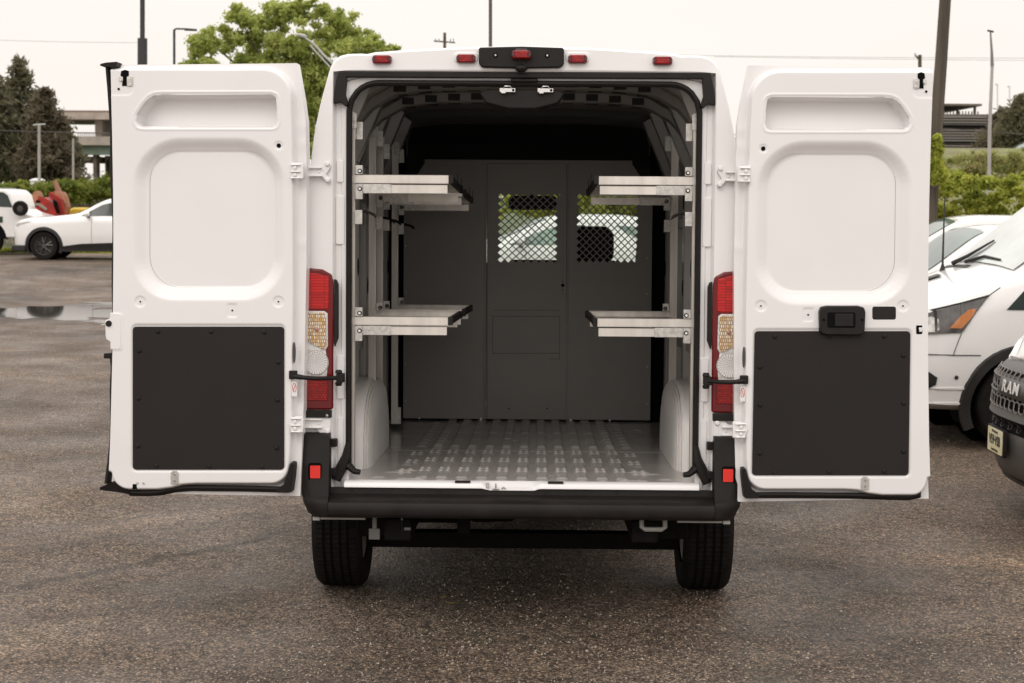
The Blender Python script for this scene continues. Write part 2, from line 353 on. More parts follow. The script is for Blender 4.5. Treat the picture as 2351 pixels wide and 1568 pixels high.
# header latch plate with two strikers
lp = MB().prism([(-.20, 2.485), (-.17, 2.44), (-.07, 2.415), (.05, 2.415), (.15, 2.44), (.18, 2.485), (.14, 2.50), (-.16, 2.50)], lambda a, b: (a, .03, b), lambda a, b: (a, .16, b))
lp.box(-.06, .06, .0, .05, 2.530, 2.546)
lo = lp.build('latch_bracket', BLACKP, van, van=True, bevel=.005)
for X in (-.075, .095):
    k = MB().box(X-.035, X+.035, .012, .03, 2.486, 2.504).box(X-.028, X-.008, .008, .03, 2.480, 2.488)
    k.tube([(X-.018, .012, 2.503), (X-.012, .008, 2.512), (X+.012, .008, 2.512), (X+.018, .012, 2.503)], .003, 6)
    o = k.build('striker', CHROME, lo, van=True, bevel=.002)
    MB().cyl((X+.026, .008, 2.495), (X+.026, .012, 2.495), .006).build('screw_recess', HOLE, o, van=True)
# ---- cargo floor
Xs = np.linspace(-.875, .875, 330); Ys = np.r_[np.linspace(.035, 1.4, 230), np.linspace(1.41, 2.86, 75)]
XX, YY = np.meshgrid(Xs, Ys); Z = np.full(XX.shape, .728)
for c in np.arange(-6, 7)*.0925:
    rib = sst(.030, .021, np.abs(XX-c)); endm = sst(.28, .33, YY) if abs(c) < .6 else 1
    if abs(c) < .5: Z += .011*rib*sst(.10, .14, YY)*(1-.0*endm)
    for y_ in (.10,): Z += .006*np.exp(-((XX-c)/.024)**4-((YY-y_)/.03)**4)
    for y_ in (.33, .41, .70, .79, 1.04, 1.12):
        for q in (-1, 1): Z += .010*np.exp(-(((XX-c-q*.0175)-(YY-y_)*q*-.5)/.0095)**2-((YY-y_)/.011)**2)*(abs(c) < .56)
    for y_ in (1.30, 1.36, 2.05): Z += .007*np.exp(-((XX-c)/.024)**4-((YY-y_)/.014)**2)*(abs(c) < .5)
    if abs(abs(c)-.4625) < .01 or abs(abs(c)-.555) < .01:
        for y_ in np.arange(1.42, 2.8, .155): Z += .011*np.exp(-((XX-c)/.026)**4-((YY-y_)/.028)**2)
for s in (-1, 1):
    for (x_, y_, a_, b_) in ((.60, .33, .05, .012), (.55, .40, .05, .010), (.57, .62, .022, .03), (.66, .15, .03, .02), (.50, .10, .04, .02)):
        Z += .006*np.exp(-((XX-s*x_)/a_)**4-((YY-y_)/b_)**2)
for y_ in (1.22, 2.03): Z += .0035*sst(.006, .002, np.abs(YY-y_))
fl = MB().grid(np.dstack([XX, YY, Z])); fl.build('cargo_floor', FLOORM, van, van=True, angle=80)
# sill lip with the latch recess in the middle
pr = lambda X: (.0, 0) 
rows = []
for X in np.linspace(-.80, .80, 81):
    dip = float(sst(.10, .07, abs(X+.045-.0)-.03)) if True else 0
    dz = -.016*dip
    rows.append([(X, .036, .733), (X, .0+.02, .735-.004*dip), (X, -.012+.02*dip, .730+dz), (X, -.024+.01*dip, .722+dz), (X, -.026+.01*dip, .706+dz*.6), (X, .0, .700+dz*.6)])
si = MB().loft(rows, closed=False); so_ = si.build('sill', WHITE, van, van=True, angle=50)
cl = MB()
for X in (-.265, .155): cl.box(X-.035, X+.035, -.022, .006, .730, .737)
cl.split('rubber_stop', RUB, van, van=True, bevel=.002)
st = MB().box(-.16, -.145, -.02, .0, .705, .728).tube([(-.115, -.02, .702), (-.115, -.022, .728)], .004, 8).tube([(-.13, -.02, .703), (-.10, -.02, .703)], .004, 8).tube([(-.09, -.02, .704), (-.08, -.02, .712), (-.07, -.02, .704)], .003, 8)
st.build('floor_striker', ZINC, van, van=True, bevel=.002)
# ---- wheelhouses
for s in (-1, 1):
    rr = []
    prof = [(XW, 0)]+[(.73-.0*t, 0) for t in (0,)]
    for a in np.linspace(0, math.pi, 40):
        c_, s_ = math.cos(a), math.sin(a); row = []
        e_ = 2/3.2
        for X, ins in ((.885, 0), (.83, .0), (.79, .003), (.772, .008), (.767, .020), (.762, .014), (.757, .034), (.752, .028), (.747, .052), (.743, .046), (.739, .075), (.735, .10), (.733, .16)):
            ry, rz = .56-ins, .405-ins
            row.append((s*X, .99-ry*math.copysign(abs(c_)**e_, c_), .725+max(rz, 0)*abs(s_)**e_))
        rr.append(row)
    wh = MB().loft(rr, closed=False)
    wh.add([(s*.733, .99-.40*math.copysign(abs(math.cos(a))**(2/3.2), math.cos(a)), .725+.245*abs(math.sin(a))**(2/3.2)) for a in np.linspace(0, math.pi, 40)], [tuple(range(40))])
    wh.build('wheel_housing', WHITE_IN, van, van=True, angle=60)
# ---- bumper
bp = []
for X in np.linspace(-.86, .86, 30):
    bp.append([(X, .01, .703), (X, -.012, .703), (X, -.014, .676), (X, -.06, .667), (X, -.098, .660), (X, -.118, .648), (X, -.122, .632), (X, -.122, .60), (X, -.116, .588), (X, -.098, .580), (X, .02, .578)])
MB().loft(bp, closed=True, caps=True).build('rear_bumper', BUMPM, van, van=True, angle=40)
sc2 = MB()
for X in (-.765, -.37, .11, .43, .74): sc2.cyl((X, -.012, .690), (X, -.018, .690), .007, n=10)
sc2.split('bumper_screw', BLACKP, van, van=True)
for s in (-1, 1):
    rings_ = []
    for z, yr, xo, r in ((.578, -.085, .945, .09), (.592, -.112, .962, .09), (.64, -.122, .982, .085), (.66, -.116, .985, .08), (.672, -.098, .99, .07), (.74, -.088, .998, .06), (.90, -.065, 1.0, .05), (.945, -.060, 1.0, .045), (.952, -.045, .992, .04)):
        pl_ = [(.862, yr)]+[(xo-r+r*math.sin(t), yr+r-r*math.cos(t)) for t in np.linspace(0, math.pi/2, 8)]+[(xo, .45), (.862, .45)]
        rings_.append([(s*a, b, z) for a, b in pl_])
    cb = MB().loft(rings_, caps=True); cbo = cb.build('bumper_corner', BLACKP, van, van=True, angle=30)
    fr_ = MB().prism(rrect(.895, .955, .742, .822, .012, 4), lambda a, b: (s*a, -.086, b), lambda a, b: (s*a, -.06, b)); fr_.build('reflector_frame', HOLE, cbo, van=True)
    MB().prism(rrect(.899, .944, .754, .811, .004, 3), lambda a, b: (s*a, -.0905, b), lambda a, b: (s*a, -.07, b)).build('reflector', mat('red_reflector', (.72, .022, .012), .3, coat=.8, bump=.4, bscale=500, emit=None), cbo, van=True)
    tb = MB()
    for z in (.772, .905): tb.box(s*.835, s*.868, -.02, .02, z-.018, z+.018)
    tb.box(s*.86, s*.866, -.055, 0, .70, .93)
    tb.split('bumper_clip', RUB, cbo, van=True, bevel=.003)
    MB().box(s*.70, s*.90, -.07, -.04, .566, .574).box(s*.904, s*.935, -.075, -.03, .562, .576).split('body_edge', mat('dull_white_edge', (.30, .28, .26), .5), van, van=True)
# ---- tail lamps
RED1 = lens('red_lens', (.58, .006, .004), (.40, .003, .003), .062, .0125, off=0, mortar=.10, c3=(.10, .002, .002), bstr=.35)
RED2 = lens('dark_red_lens', (.42, .004, .004), (.24, .002, .002), .013, .011, off=.5, mortar=.22, c3=(.20, .003, .003))
CLR = lens('clear_amber_lens', (.84, .79, .70), (.66, .34, .06), .0095, .016, rough=.08, off=.35, mortar=.22, c3=(.30, .22, .15), bstr=.7)
CLR2 = mat('clear_lens_rim', (.62, .60, .57), .12, coat=1, nscale=60, namt=.2)
REDE = mat('deep_red_lens_edge', (.13, .004, .005), .15, coat=.25, spec=.3)
for s in (-1, 1):
    def lx(px_): return px_
    zt, zb_ = 1.692, 1.055
    ys = -.018
    hs = MB().prism([(.984, 1.695), (.90, 1.688), (.857, 1.665), (.850, 1.62), (.850, zb_+.01), (.858, zb_), (.984, zb_)], lambda a, b: (s*a, ys, b), lambda a, b: (s*(a+.003), .01, b))
    tl = hs.build('tail_lamp', REDE, van, van=True, bevel=.008, seg=3)
    lens_d = [('red_lens', RED1, [(.982, 1.672), (.93, 1.670), (.872, 1.655), (.870, 1.515), (.885, 1.507), (.982, 1.507)]),
              ('red_lens', RED2, rrect(.874, .982, 1.096, 1.198, .006, 3))]
    for nm, m, poly in lens_d:
        MB().prism(poly, lambda a, b: (s*a, ys-.004, b), lambda a, b: (s*a, ys+.01, b)).build(nm, m, tl, van=True, bevel=.003)
    rim = [(.972, 1.500), (.89, 1.500), (.876, 1.49), (.874, 1.345), (.884, 1.325), (.90, 1.325), (.955, 1.352), (.977, 1.375), (.980, 1.485)]
    MB().prism(rim, lambda a, b: (s*a, ys-.005, b), lambda a, b: (s*a, ys+.01, b)).build('lens_rim', CLR2, tl, van=True, bevel=.003)
    cin = np.array(rim).mean(0); rin = [tuple(cin+(np.array(p)-cin)*np.array((.86, .92))) for p in rim]
    MB().prism(rin, lambda a, b: (s*a, ys-.0085, b), lambda a, b: (s*a, ys, b)).build('turn_lens', CLR, tl, van=True, bevel=.002)
    MB().ell((s*.925, ys-.006, 1.418), (.012, .006, .012)).build('bulb', mat('bulb_glass', (.35, .17, .12), .1, coat=1), tl, van=True)
    rl = MB()
    for k in range(7):
        r1 = .052-.0072*k; r2 = r1-.0050
        for q in range(26):
            a0 = 2*math.pi*q/26+.02; a1 = 2*math.pi*(q+.8)/26
            pq = [(r1, a0), (r1, a1), (r2, a1), (r2, a0)]
            rl.add([(s*.928+r*math.cos(a), ys-.010+.0006*k, 1.268+r*math.sin(a)) for r, a in pq]+[(s*.928+r*.9*math.cos(a), ys-.004, 1.268+r*.9*math.sin(a)) for r, a in pq], [(0, 1, 2, 3), (0, 1, 5, 4), (1, 2, 6, 5), (2, 3, 7, 6), (3, 0, 4, 7)])
    MB().cyl((s*.928, ys+.0, 1.268), (s*.928, ys-.0055, 1.268), .057, n=40).build('lens_back', mat('grey_lens_back', (.42, .40, .38), .3, coat=.8), tl, van=True)
    rl.build('reverse_lens', mat('clear_reverse_lens', (.80, .79, .77), .1, coat=1), tl, van=True, smooth=False)
    MB().prism([(.885, 1.325), (.90, 1.325), (.95, 1.35), (.978, 1.37), (.982, 1.205), (.880, 1.205), (.876, 1.26)], lambda a, b: (s*a, ys-.003, b), lambda a, b: (s*a, ys+.01, b)).build('clear_lens', CLR2, tl, van=True)
    MB().box(s*.858, s*.984, -.03, .01, zb_-.035, zb_-.002).build('lamp_base', BLACKP, tl, van=True, bevel=.003)
    MB().prism([(.848, 1.645), (.838, 1.64), (.830, 1.62), (.830, 1.38), (.845, 1.34), (.849, 1.36)], lambda a, b: (s*a, -.012, b), lambda a, b: (s*a, .02, b)).build('lamp_gasket', BLACKP, tl, van=True, bevel=.003)
# ---- roof lamps
LAMPR = lens('marker_lens', (.42, .010, .012), (.22, .006, .008), .02, .009, mortar=.15, bstr=.3)
BZ = mat('dark_lamp_end', (.035, .006, .007), .2, coat=1)
def marker(px, py, yl, par):
    c = P(px, py, yl); x, z = c[0], c[2]
    b = MB().prism(rrect(x-.046, x+.046, z-.021, z+.021, .014, 5), lambda a, b_: (a, yl+.02, b_), lambda a, b_: (x+(a-x)*.9, yl-.018, z+(b_-z)*.85))
    o = b.build('marker_lamp', REDE, par, van=True, bevel=.004, seg=3)
    MB().prism(rrect(x-.028, x+.028, z-.018, z+.018, .006, 4), lambda a, b_: (a, yl, b_), lambda a, b_: (a, yl-.024, z+(b_-z)*.9)).build('lamp_lens', LAMPR, o, van=True, bevel=.004)
    for q in (-1, 1): MB().cyl((x+q*.037, yl, z), (x+q*.037, yl-.020, z), .006, n=10).build('screw', BZ, o, van=True)
for px, py in ((877, 137), (1070, 135), (1326, 136), (1521, 140)): marker(px, py, -.01, van)
for px in (1070, 1326):
    c = P(px, 135, 0); MB().prism(rrect(c[0]-.055, c[0]+.055, c[2]-.02, c[2]+.03, .02, 4), lambda a, b: (a, -.006, b), lambda a, b: (a, .02, b)).build('lamp_plinth', WHITE, van, van=True, bevel=.006, seg=3)
c = P(1197, 134, -.02); hx, hz = c[0], c[2]
hp = [(hx-.193, hz+.042), (hx-.185, hz+.047), (hx, hz+.052), (hx+.185, hz+.047), (hx+.193, hz+.040), (hx+.192, hz-.025), (hx+.175, hz-.041), (hx+.03, hz-.044), (hx-.03, hz-.044), (hx-.175, hz-.041), (hx-.192, hz-.025)]
bl = MB().prism(hp, lambda a, b: (a, .08, b), lambda a, b: (hx+(a-hx)*.985, -.03, b)); blo = bl.build('brake_light_housing', BLACKP, van, van=True, bevel=.006, seg=3)
MB().box(hx-.026, hx+.026, -.041, -.02, hz-.008, hz+.040).build('lamp_pocket', BZ, blo, van=True, bevel=.002)
marker(1197, 126, -.045, blo)
for q in (-1, 1):
    o = MB().cyl((hx+q*.115, -.028, hz+.012), (hx+q*.115, -.033, hz+.012), .010, n=14).build('screw', HOLE, blo, van=True)
    MB().cyl((hx+q*.115, -.030, hz+.012), (hx+q*.115, -.036, hz+.012), .0045, n=10).build('screw_head', ZINC, blo, van=True)
MB().ell((hx, -.03, hz-.045), (.028, .028, .018)).build('rear_camera', BLACKP, blo, van=True)
# ---- running gear
AX = 1.05
for s in (-1, 1):
    for ya, nm in ((AX, 'rear'), (AX+3.45, 'front')):
        xc = s*.93; cw = V((xc, ya, 0)); cz = .37
        # tyre centre in van-local z so that it touches the ground
        zl = (cz-VO[2]-xc*vx[2]-ya*vy[2])/vz[2]
        if nm == 'front': cz += gz(V((xc, ya, zl))[1])
        prof = [(.235, -.11), (.30, -.125), (.345, -.122), (.362, -.105), (.370, -.088), (.370, .088), (.362, .105), (.345, .122), (.30, .125), (.235, .11)]
        rr = []
        for k in range(180):
            a = 2*math.pi*k/180; row = []
            for r, x_ in prof:
                g_ = 0
                if r > .355: g_ = .0035 if (k % 2 == 0) else 0
                row.append((xc+x_, ya+(r-g_)*math.cos(a), zl+(r-g_)*math.sin(a)))
            rr.append(row)
        rr.append(rr[0]); ty = MB().loft(rr, closed=False)
        wo = ty.build('wheel', TYRE, van, van=True, angle=25)
        gr = MB()
        for x_ in (-.06, -.022, .022, .06):
            ri = [[(xc+x_+d, ya+r*math.cos(a), zl+r*math.sin(a)) for d, r in ((-.007, .3708), (.007, .3708))] for a in np.linspace(0, 2*math.pi, 60)]
            gr.loft(ri, closed=False)
        gr.split('tread_groove', HOLE, wo, van=True)
        rm = MB().cyl((xc-s*.10, ya, zl), (xc+s*.09, ya, zl), .235, .225, n=32); rm.build('rim', ZINC, wo, van=True)
ub = MB()
ub.box(-.80, .80, .9, 1.0, .268, .35)                      # axle beam
ub.box(-.62, -.50, -.0, 1.2, .46, .56).box(.50, .62, .0, 1.2, .46, .56)
ub.cyl((-.60, .42, .51), (-.30, .42, .51), .035).cyl((-.22, .35, .55), (-.06, .7, .50), .06).box(-.30, -.24, .2, .25, .46, .58)
ub.box(.56, .80, .45, 1.3, .40, .60).box(-.80, -.62, .45, 1.3, .40, .60).box(-.70, .70, 1.1, 2.6, .50, .66)
for s in (-1, 1): ub.box(s*.66, s*.83, .85, 1.1, .35, .5)
ub.box(-.9, .9, 1.7, 5.2, .42, .60)
ub.build('underbody', DARKMET, van, van=True, bevel=.006)
tk = MB().tube([(.545, .0, .575), (.545, -.01, .535), (.56, -.012, .525), (.635, -.012, .525), (.65, -.01, .535), (.65, .0, .575)], .011, 8)
tk.build('towing_eye', mat('pale_painted_steel', (.30, .29, .27), .5), van, van=True)
br_ = MB().box(-.675, -.655, .0, .03, .50, .575).box(-.69, -.64, -.005, .0, .465, .515).box(-.545, -.535, .0, .04, .50, .575).cyl((-.53, 0, .515), (-.50, 0, .515), .009)
br_.split('hanger_bracket', mat('grey_galvanised_part', (.13, .125, .12), .5, metal=.3), van, van=True, bevel=.002)
# ---- cab
for s in (-1, 1): MB().box(s*.77, s*.90, 2.90, 2.93, .72, 2.62).build('gap_light_block', HOLE, van, van=True)  # added black sheets, stop cab window light showing beside the partition
cab = MB().box(-.86, .86, 2.95, 4.2, .45, .70); cab.build('cab_floor', HOLE, van, van=True)
MB().grid(np.array([[(X, y, 2.30+.22*(4.1-y)/1.2 if y > 3.05 else 2.61) for X in np.linspace(-.86, .86, 6)] for y in (3.0, 3.06, 3.4, 3.8, 4.15)])).build('cab_headliner', mat('black_headliner', (.010, .009, .009), .9), van, van=True)
db = MB().loft([[(X, 4.12, 1.45), (X, 4.2, 1.58), (X, 4.5, 1.60), (X, 4.95, 1.50), (X, 4.9, .8), (X, 4.2, .8)] for X in (-.84, .84)], caps=True)
db.build('dashboard', BLACKP, van, van=True, bevel=.02)
for X in (-.43, .44):
    s_ = MB().loft([[(X+dx*w_, y, z) for dx in (-1, 1) for y in ((y0, y0+t) if dx < 0 else (y0+t, y0))] for z, w_, y0, t in ((.95, .24, 3.55, .14), (1.3, .26, 3.42, .14), (1.60, .27, 3.33, .12), (1.71, .20, 3.31, .10), (1.75, .13, 3.31, .08))], caps=True)
    s_.box(X-.25, X+.25, 3.5, 4.0, .80, .98)
    so2 = s_.build('cab_seat', mat('black_seat_cloth', (.012, .011, .011), .9), van, van=True, bevel=.03, seg=3)
    c = P(1365, 560, 3.30)
    MB().prism(rrect(X-.15, X+.125, c[2]-.13, c[2]+.115, .075, 6), lambda a, b: (a, 3.24, b), lambda a, b: (a, 3.36, b)).build('headrest', mat('black_seat_cloth', (.012, .011, .011), .9), so2, van=True, bevel=.03, seg=3)
m1 = P(1168, 449, 4.05); m2 = P(1279, 482, 4.05)
MB().prism(rrect(m1[0], m2[0], m2[2], m1[2], .03, 5), lambda a, b: (a, 4.05, b), lambda a, b: (a, 4.08, b)).box((m1[0]+m2[0])/2-.02, (m1[0]+m2[0])/2+.02, 4.06, 4.1, m1[2]-.02, m1[2]+.2).build('rear_view_mirror', BLACKP, van, van=True, bevel=.005)
m1 = P(1170, 596, 4.6); m2 = P(1290, 612, 4.6)
MB().prism(rrect(m1[0], m2[0], m2[2], m1[2], .02, 5), lambda a, b: (a, 4.55, b), lambda a, b: (a, 4.62, b)).build('dash_display', BLACKP, van, van=True, bevel=.005)
rw = rings
wg = MB(); sel = range(8, n-8)
wg.loft([[rw[i][j] for j in sel] for i in (7, 8, 9, 10)], closed=False); wg.build('windscreen', WINDG, van, van=True)
for s in (0, 1):
    js = range(3, 7) if s == 0 else range(n-7, n-3)
    MB().loft([[rw[i][j] for j in js] for i in (6, 7, 8, 9)], closed=False).build('side_window', WINDG, van, van=True)
# ================================================================== REAR DOORS
def mkdoor(s):
    if s < 0: p0 = P(700, 640, -.075); al = math.radians(5.0); ed = np.array([-math.cos(al), math.sin(al), 0])
    else: p0 = P(1690, 640, -.075); al = math.radians(-1.4); ed = np.array([math.cos(al), math.sin(al), 0])
    nn = np.array([-ed[1], ed[0], 0]) if s > 0 else np.array([ed[1], -ed[0], 0])
    if nn[1] > 0: nn = -nn
    def mp(x, y):
        if s < 0: return x, y
        a = 1746.8+(y-260)*(1735.3-1746.8)/640; k = 1.022+(y-260)*.01/640
        return a+(650-x)*k-sst(300, 262, x)*7, y*1.008+4.2
    def D(x, y, wo=0.):                # photo-measured point on the door plane, pushed wo towards the viewer
        x, y = mp(x, y); d = VM@ray(x, y); t = ((p0-CL)@nn)/(d@nn); return CL+t*d+nn*wo
    nm = 'rear_door'
    # outline
    yt = np.array([146, 231, 280, 370, 588, 925, 1000, 1139.]); xr = np.array([681, 696, 702.5, 704.5, 704.5, 698, 695, 690.])
    yl_ = np.array([146, 300, 450, 588, 800, 1000, 1060, 1131.]); xl = np.array([262, 266, 268.5, 269, 267, 262, 259.5, 256.])
    NR, NC = 500, 224
    tt = np.linspace(0, 1, NR); A = np.zeros((NR, NC, 3)); X = np.zeros((NR, NC)); Y = np.zeros((NR, NC))
    for i, t in enumerate(tt):
        y = 147+t*988; a = np.interp(y, yl_, xl); b = np.interp(y, yt, xr); X[i] = np.linspace(a, b, NC)
        Y[i] = y+(X[i]-480)/440*(-4+11*t)
    pan = [(200, 160), (610, 160)]+[(610+66*math.sin(q), 228-68*math.cos(q)) for q in np.linspace(.1, math.pi/2, 10)]+[(679, 330), (681, 700), (677, 950), (673, 1040)]+[(628+42*math.cos(q), 1066+42*math.sin(q)) for q in np.linspace(.1, math.pi/2, 8)]+[(455, 1108), (425, 1110), (400, 1117), (370, 1121), (305, 1121)]+[(305-42*math.sin(q), 1079+42*math.cos(q)) for q in np.linspace(.1, 1.5, 8)]+[(200, 1060)]
    W = .048*sst(7, -4, sdf(pan, X, Y))
    W += .006*sst(30, 0, np.abs(X-np.interp(Y, yt, xr)))*sst(2, -6, -sdf(pan, X, Y))
    rec = [(338, 291), (328, 289), (323, 281), (324, 267), (337, 246), (352, 229), (364, 223.5), (380, 222), (628, 222), (636, 225), (639, 232), (641, 280), (637, 289), (630, 291)]
    dr = sdf(rec, X, Y); W += .005*sst(14, 9, np.abs(dr)+2)*(dr > -3)-.006*sst(11, 4, dr)*(dr > -99)
    W -= .086*sst(1.4, -1.4, dr)
    big = rrect(312, 662, 318, 690, [100, 95, 110, 110], 10); db_ = sdf(big, X, Y)
    W -= .030*sst(2, -34, db_)
    inn = rrect(347, 636, 347, 660, [70, 72, 70, 70], 10); di = sdf(inn, X, Y)
    W -= .0025*sst(1.5, -1.5, di)
    low = rrect(311, 660, 745, 1078, 11, 5); dl = sdf(low, X, Y); W -= .006*sst(4, -3, dl)
    for cx, cy, r in ((330, 692, 12), (645, 692, 12), (646, 336, 9)):
        q = np.hypot(X-cx, Y-cy); W -= .003*sst(r+2, r-2, q)
    q = sdf(rrect(529, 551, 697, 727, 4, 3), X, Y); W -= .0025*sst(2, -2, q)
    if s < 0:
        q = sdf(rrect(200, 291, 718, 803, 8, 3), X, Y); W += .002*sst(2, -2, q)
    q = sdf(rrect(200, 316, 100, 221, 16, 3), X, Y); W -= .002*sst(2, -2, q)
    # stretch marks of the pressed inner edge
    for yy_ in (292, 330, 560, 900): W += .0025*np.exp(-((Y-yy_)/14)**2)*sst(676, 690, X)
    for i in range(NR):
        for j in range(NC): A[i, j] = D(X[i, j], Y[i, j], W[i, j])
    mb = MB().grid(A)
    back = np.array([[A[i, j]-nn*(W[i, j]+.062) for j in (0, 60, 120, 180, NC-1)] for i in range(0, NR, 12)]+[[A[-1, j]-nn*(W[-1, j]+.062) for j in (0, 60, 120, 180, NC-1)]])
    mb.grid(back)
    mb.grid(np.array([[A[i, 0], A[i, 0]-nn*(W[i, 0]+.062)] for i in range(NR)])); mb.grid(np.array([[A[i, -1], A[i, -1]-nn*(W[i, -1]+.062)] for i in range(NR)]))
    mb.grid(np.array([[A[0, j], A[0, j]-nn*(W[0, j]+.062)] for j in range(NC)])); mb.grid(np.array([[A[-1, j], A[-1, j]-nn*(W[-1, j]+.062)] for j in range(NC)]))
    dr_o = mb.build(nm, WHITE, van, van=True, angle=60)
    T = .048
    B = lambda name, m, mbx, **k: mbx.build(name, m, dr_o, van=True, **k)
    pris = lambda poly, w0, w1: MB().prism(poly, lambda a, b: D(a, b, w0), lambda a, b: D(a, b, w1))
    # seam line of the recess: dark tube standing for the shade in its groove
    seg_ = [p for p in inn if p[1] < 640 or s < 0]
    B('panel_seam', mat('seam_shadow_line', (.22, .20, .19), .8), MB().tube([D(a, b, .0165) for a, b in (inn+[inn[0]])], .0011, 5))
    # dark trim panel with rivets
    tp = B('trim_panel', TRIM, pris(rrect(313, 658, 749, 1075, 8, 5), T-.008, T+.0015), bevel=.0015)
    rv = MB()
    for (a, b) in ((371, 760), (492, 760), (613, 761), (328, 804), (657-12, 830), (326, 912), (645-2, 916), (325, 1021), (642, 1025), (367, 1066), (488, 1068), (608, 1069)):
        q0 = D(a, b, T-.001); rv.cyl(q0, q0+nn*.007, .0125, .0085, n=16)
        rv.cyl(q0+nn*.007, q0+nn*.0085, .0085, .003, n=16)
    rv.split('rivet', BLACKP, tp, van=True)
    # plugs
    for cx, cy, r in ((330, 692, 1.9), (645, 692, 1.9), (540, 712, 2.1), (646, 336, 5)):
        q0 = D(cx, cy, T-.004); B('plug', HOLE, MB().cyl(q0, q0+nn*.0035, r/508, n=12))
    # upper lock
    lk = pris([(287, 166), (296, 163), (304, 166), (304, 176), (300, 181), (301, 200), (289, 200), (290, 181), (285, 176)], T-.01, T+.0005); lo_ = B('upper_lock', HOLE, lk)
    pl_ = pris(rrect(282, 291, 179, 190, 2, 2), T-.002, T+.003); pl_.add(*(lambda m_: (m_.v, m_.f))(pris(rrect(300, 313, 178, 201, 3, 2), T-.002, T+.003)))
    pl_.split('lock_plate', ZINC, lo_, van=True, bevel=.001)
    for (a, b) in ((286, 187), (307, 184), (308, 196)):
        q0 = D(a, b, T+.003); MB().cyl(q0, q0+nn*.003, .0058, .004, n=10).build('screw', CHROME, lo_, van=True)
    q0 = D(281, 207, T-.001); B('plug', HOLE, MB().cyl(q0, q0+nn*.002, .0055, n=12))
    # keeper plate at the bottom
    kp = B('keeper_plate', ZINC, pris([(400, 1082), (405, 1078), (413, 1078), (418, 1082), (418, 1108), (400, 1108)], T-.003, T+.004), bevel=.001)
    for b in (1086, 1100):
        q0 = D(409, b, T+.004); MB().cyl(q0, q0+nn*.003, .006, n=10).build('screw', CHROME, kp, van=True)
    # bottom rubber seal and corner boot
    path = [(300, 1129), (340, 1130), (372, 1128), (402, 1121), (440, 1118), (560, 1119), (640, 1121), (660, 1122)] if s < 0 else [(280, 1120), (310, 1126), (350, 1125), (440, 1122), (560, 1121), (640, 1121), (660, 1122)]
    bs = MB()
    prof = [(-.010, 0), (-.010, .03), (0, .036), (.010, .030), (.010, 0)]
    bs.tube([D(a, b, .020) for a, b in resamp(path, 40)], .0115, 8); bs.tube([D(a, b+4, .008) for a, b in resamp(path, 40)], .010, 8)
    bt = [(655, 1110), (664, 1090), (671, 1063), (675, 1057), (682, 1059), (683, 1068), (681, 1090), (676, 1124), (670, 1130), (640, 1130), (636, 1122)]
    bs.prism(bt, lambda a, b: D(a, b, 0), lambda a, b: D(669+(a-669)*.85, 1095+(b-1095)*.93, .050))
    B('lower_seal', RUB, bs, bevel=0)
    # handle hole of hinge edge, sticker, plug
    el = [(683+3.2*math.cos(t), 808+24*math.sin(t)) for t in np.linspace(0, 2*math.pi, 18, endpoint=False)]
    el2 = [(695+(a-683)*1.0, b) for a, b in el]
    B('edge_plug', mat('grey_rubber_plug', (.06, .055, .05), .6), pris([(a-2+0, b) for a, b in el], .040 if s < 0 else .040, .0502))
    stk = B('warning_sticker', mat('sticker_white', (.78, .77, .76), .4), pris(rrect(676, 688, 872, 908, 1, 2), .030, .0495))
    pt = [D(682+4.2*math.cos(t), 888+10*math.sin(t), .0500) for t in np.linspace(0, 2*math.pi, 24)]
    MB().tube(pt, .0012, 5).tube([D(679.5, 895, .0503), D(684.6, 881, .0503)], .0012, 5).build('prohibition_symbol', mat('sticker_red', (.60, .05, .05), .5), stk, van=True)
    # check strap: arm across the tail lamp to the pillar
    a0 = D(676, 861, .055); piv = P(1197+s*(1197-779) if s > 0 else 779, 861 if s < 0 else 865, -.035)
    piv = np.array([s*.822, -.05, 1.202])
    cs = MB(); mids = [a0+(piv-a0)*t+np.array([0, -.035*math.sin(math.pi*min(t*1.1, 1)), -.004*math.sin(math.pi*t)]) for t in np.linspace(0, 1, 12)]
    dn = nn
    cs.tube(mids, [.012]*3+[.010]*9, 8)
    B('check_strap', BLACKP, cs)
    a1 = D(680, 857, .055); MB().box(-.018, .018, -.012, .014, -.022, .016, M=lambda p: a1+np.array(p)).build('strap_socket', BLACKP, dr_o, van=True, bevel=.004)
    kb = MB()
    for q in (-1, 1): kb.cyl(piv+[0, 0, q*.020], piv+[0, 0, q*.036], .017, .013, n=12)
    kb.cyl(piv+[0, 0, -.020], piv+[0, 0, .020], .010, n=10).box(piv[0]-.01, piv[0]+.024, piv[1]-.012, piv[1]+.04, piv[2]-.020, piv[2]+.020)
    kb.build('strap_knob', BLACKP, van, van=True, bevel=.003)
    # hinges
    for cy, kind in ((394, 0), (972, 1)):
        zc = P(700, cy if s < 0 else cy*1.008+2, -.03)[2]; q_ = lambda x_, y_, z_: (s*x_, y_, zc+z_)
        h_ = MB()
        h_.prism([(.985, .034), (.965, .030), (.90, .012), (.885, .034), (.872, .040), (.862, .030), (.870, .01), (.885, -.01), (.862, -.034), (.866, -.05), (.880, -.05), (.905, -.018), (.965, -.024), (.985, -.028)] if kind == 0 else [(.985, .030), (.93, .028), (.905, .05), (.880, .052), (.862, .045), (.862, -.045), (.880, -.052), (.905, -.05), (.93, -.026), (.985, -.028)], lambda a, b: q_(a, -.020, b), lambda a, b: q_(a, -.006, b))
        for z_ in (.018, -.018): h_.box(s*.90, s*.985, -.036, -.018, zc+z_-.004, zc+z_+.004)
        h_.cyl(q_(.984, -.055, .040), q_(.984, -.055, -.040), .011, n=12).cyl(q_(.984, -.055, .052), q_(.984, -.055, .044), .007, n=10)
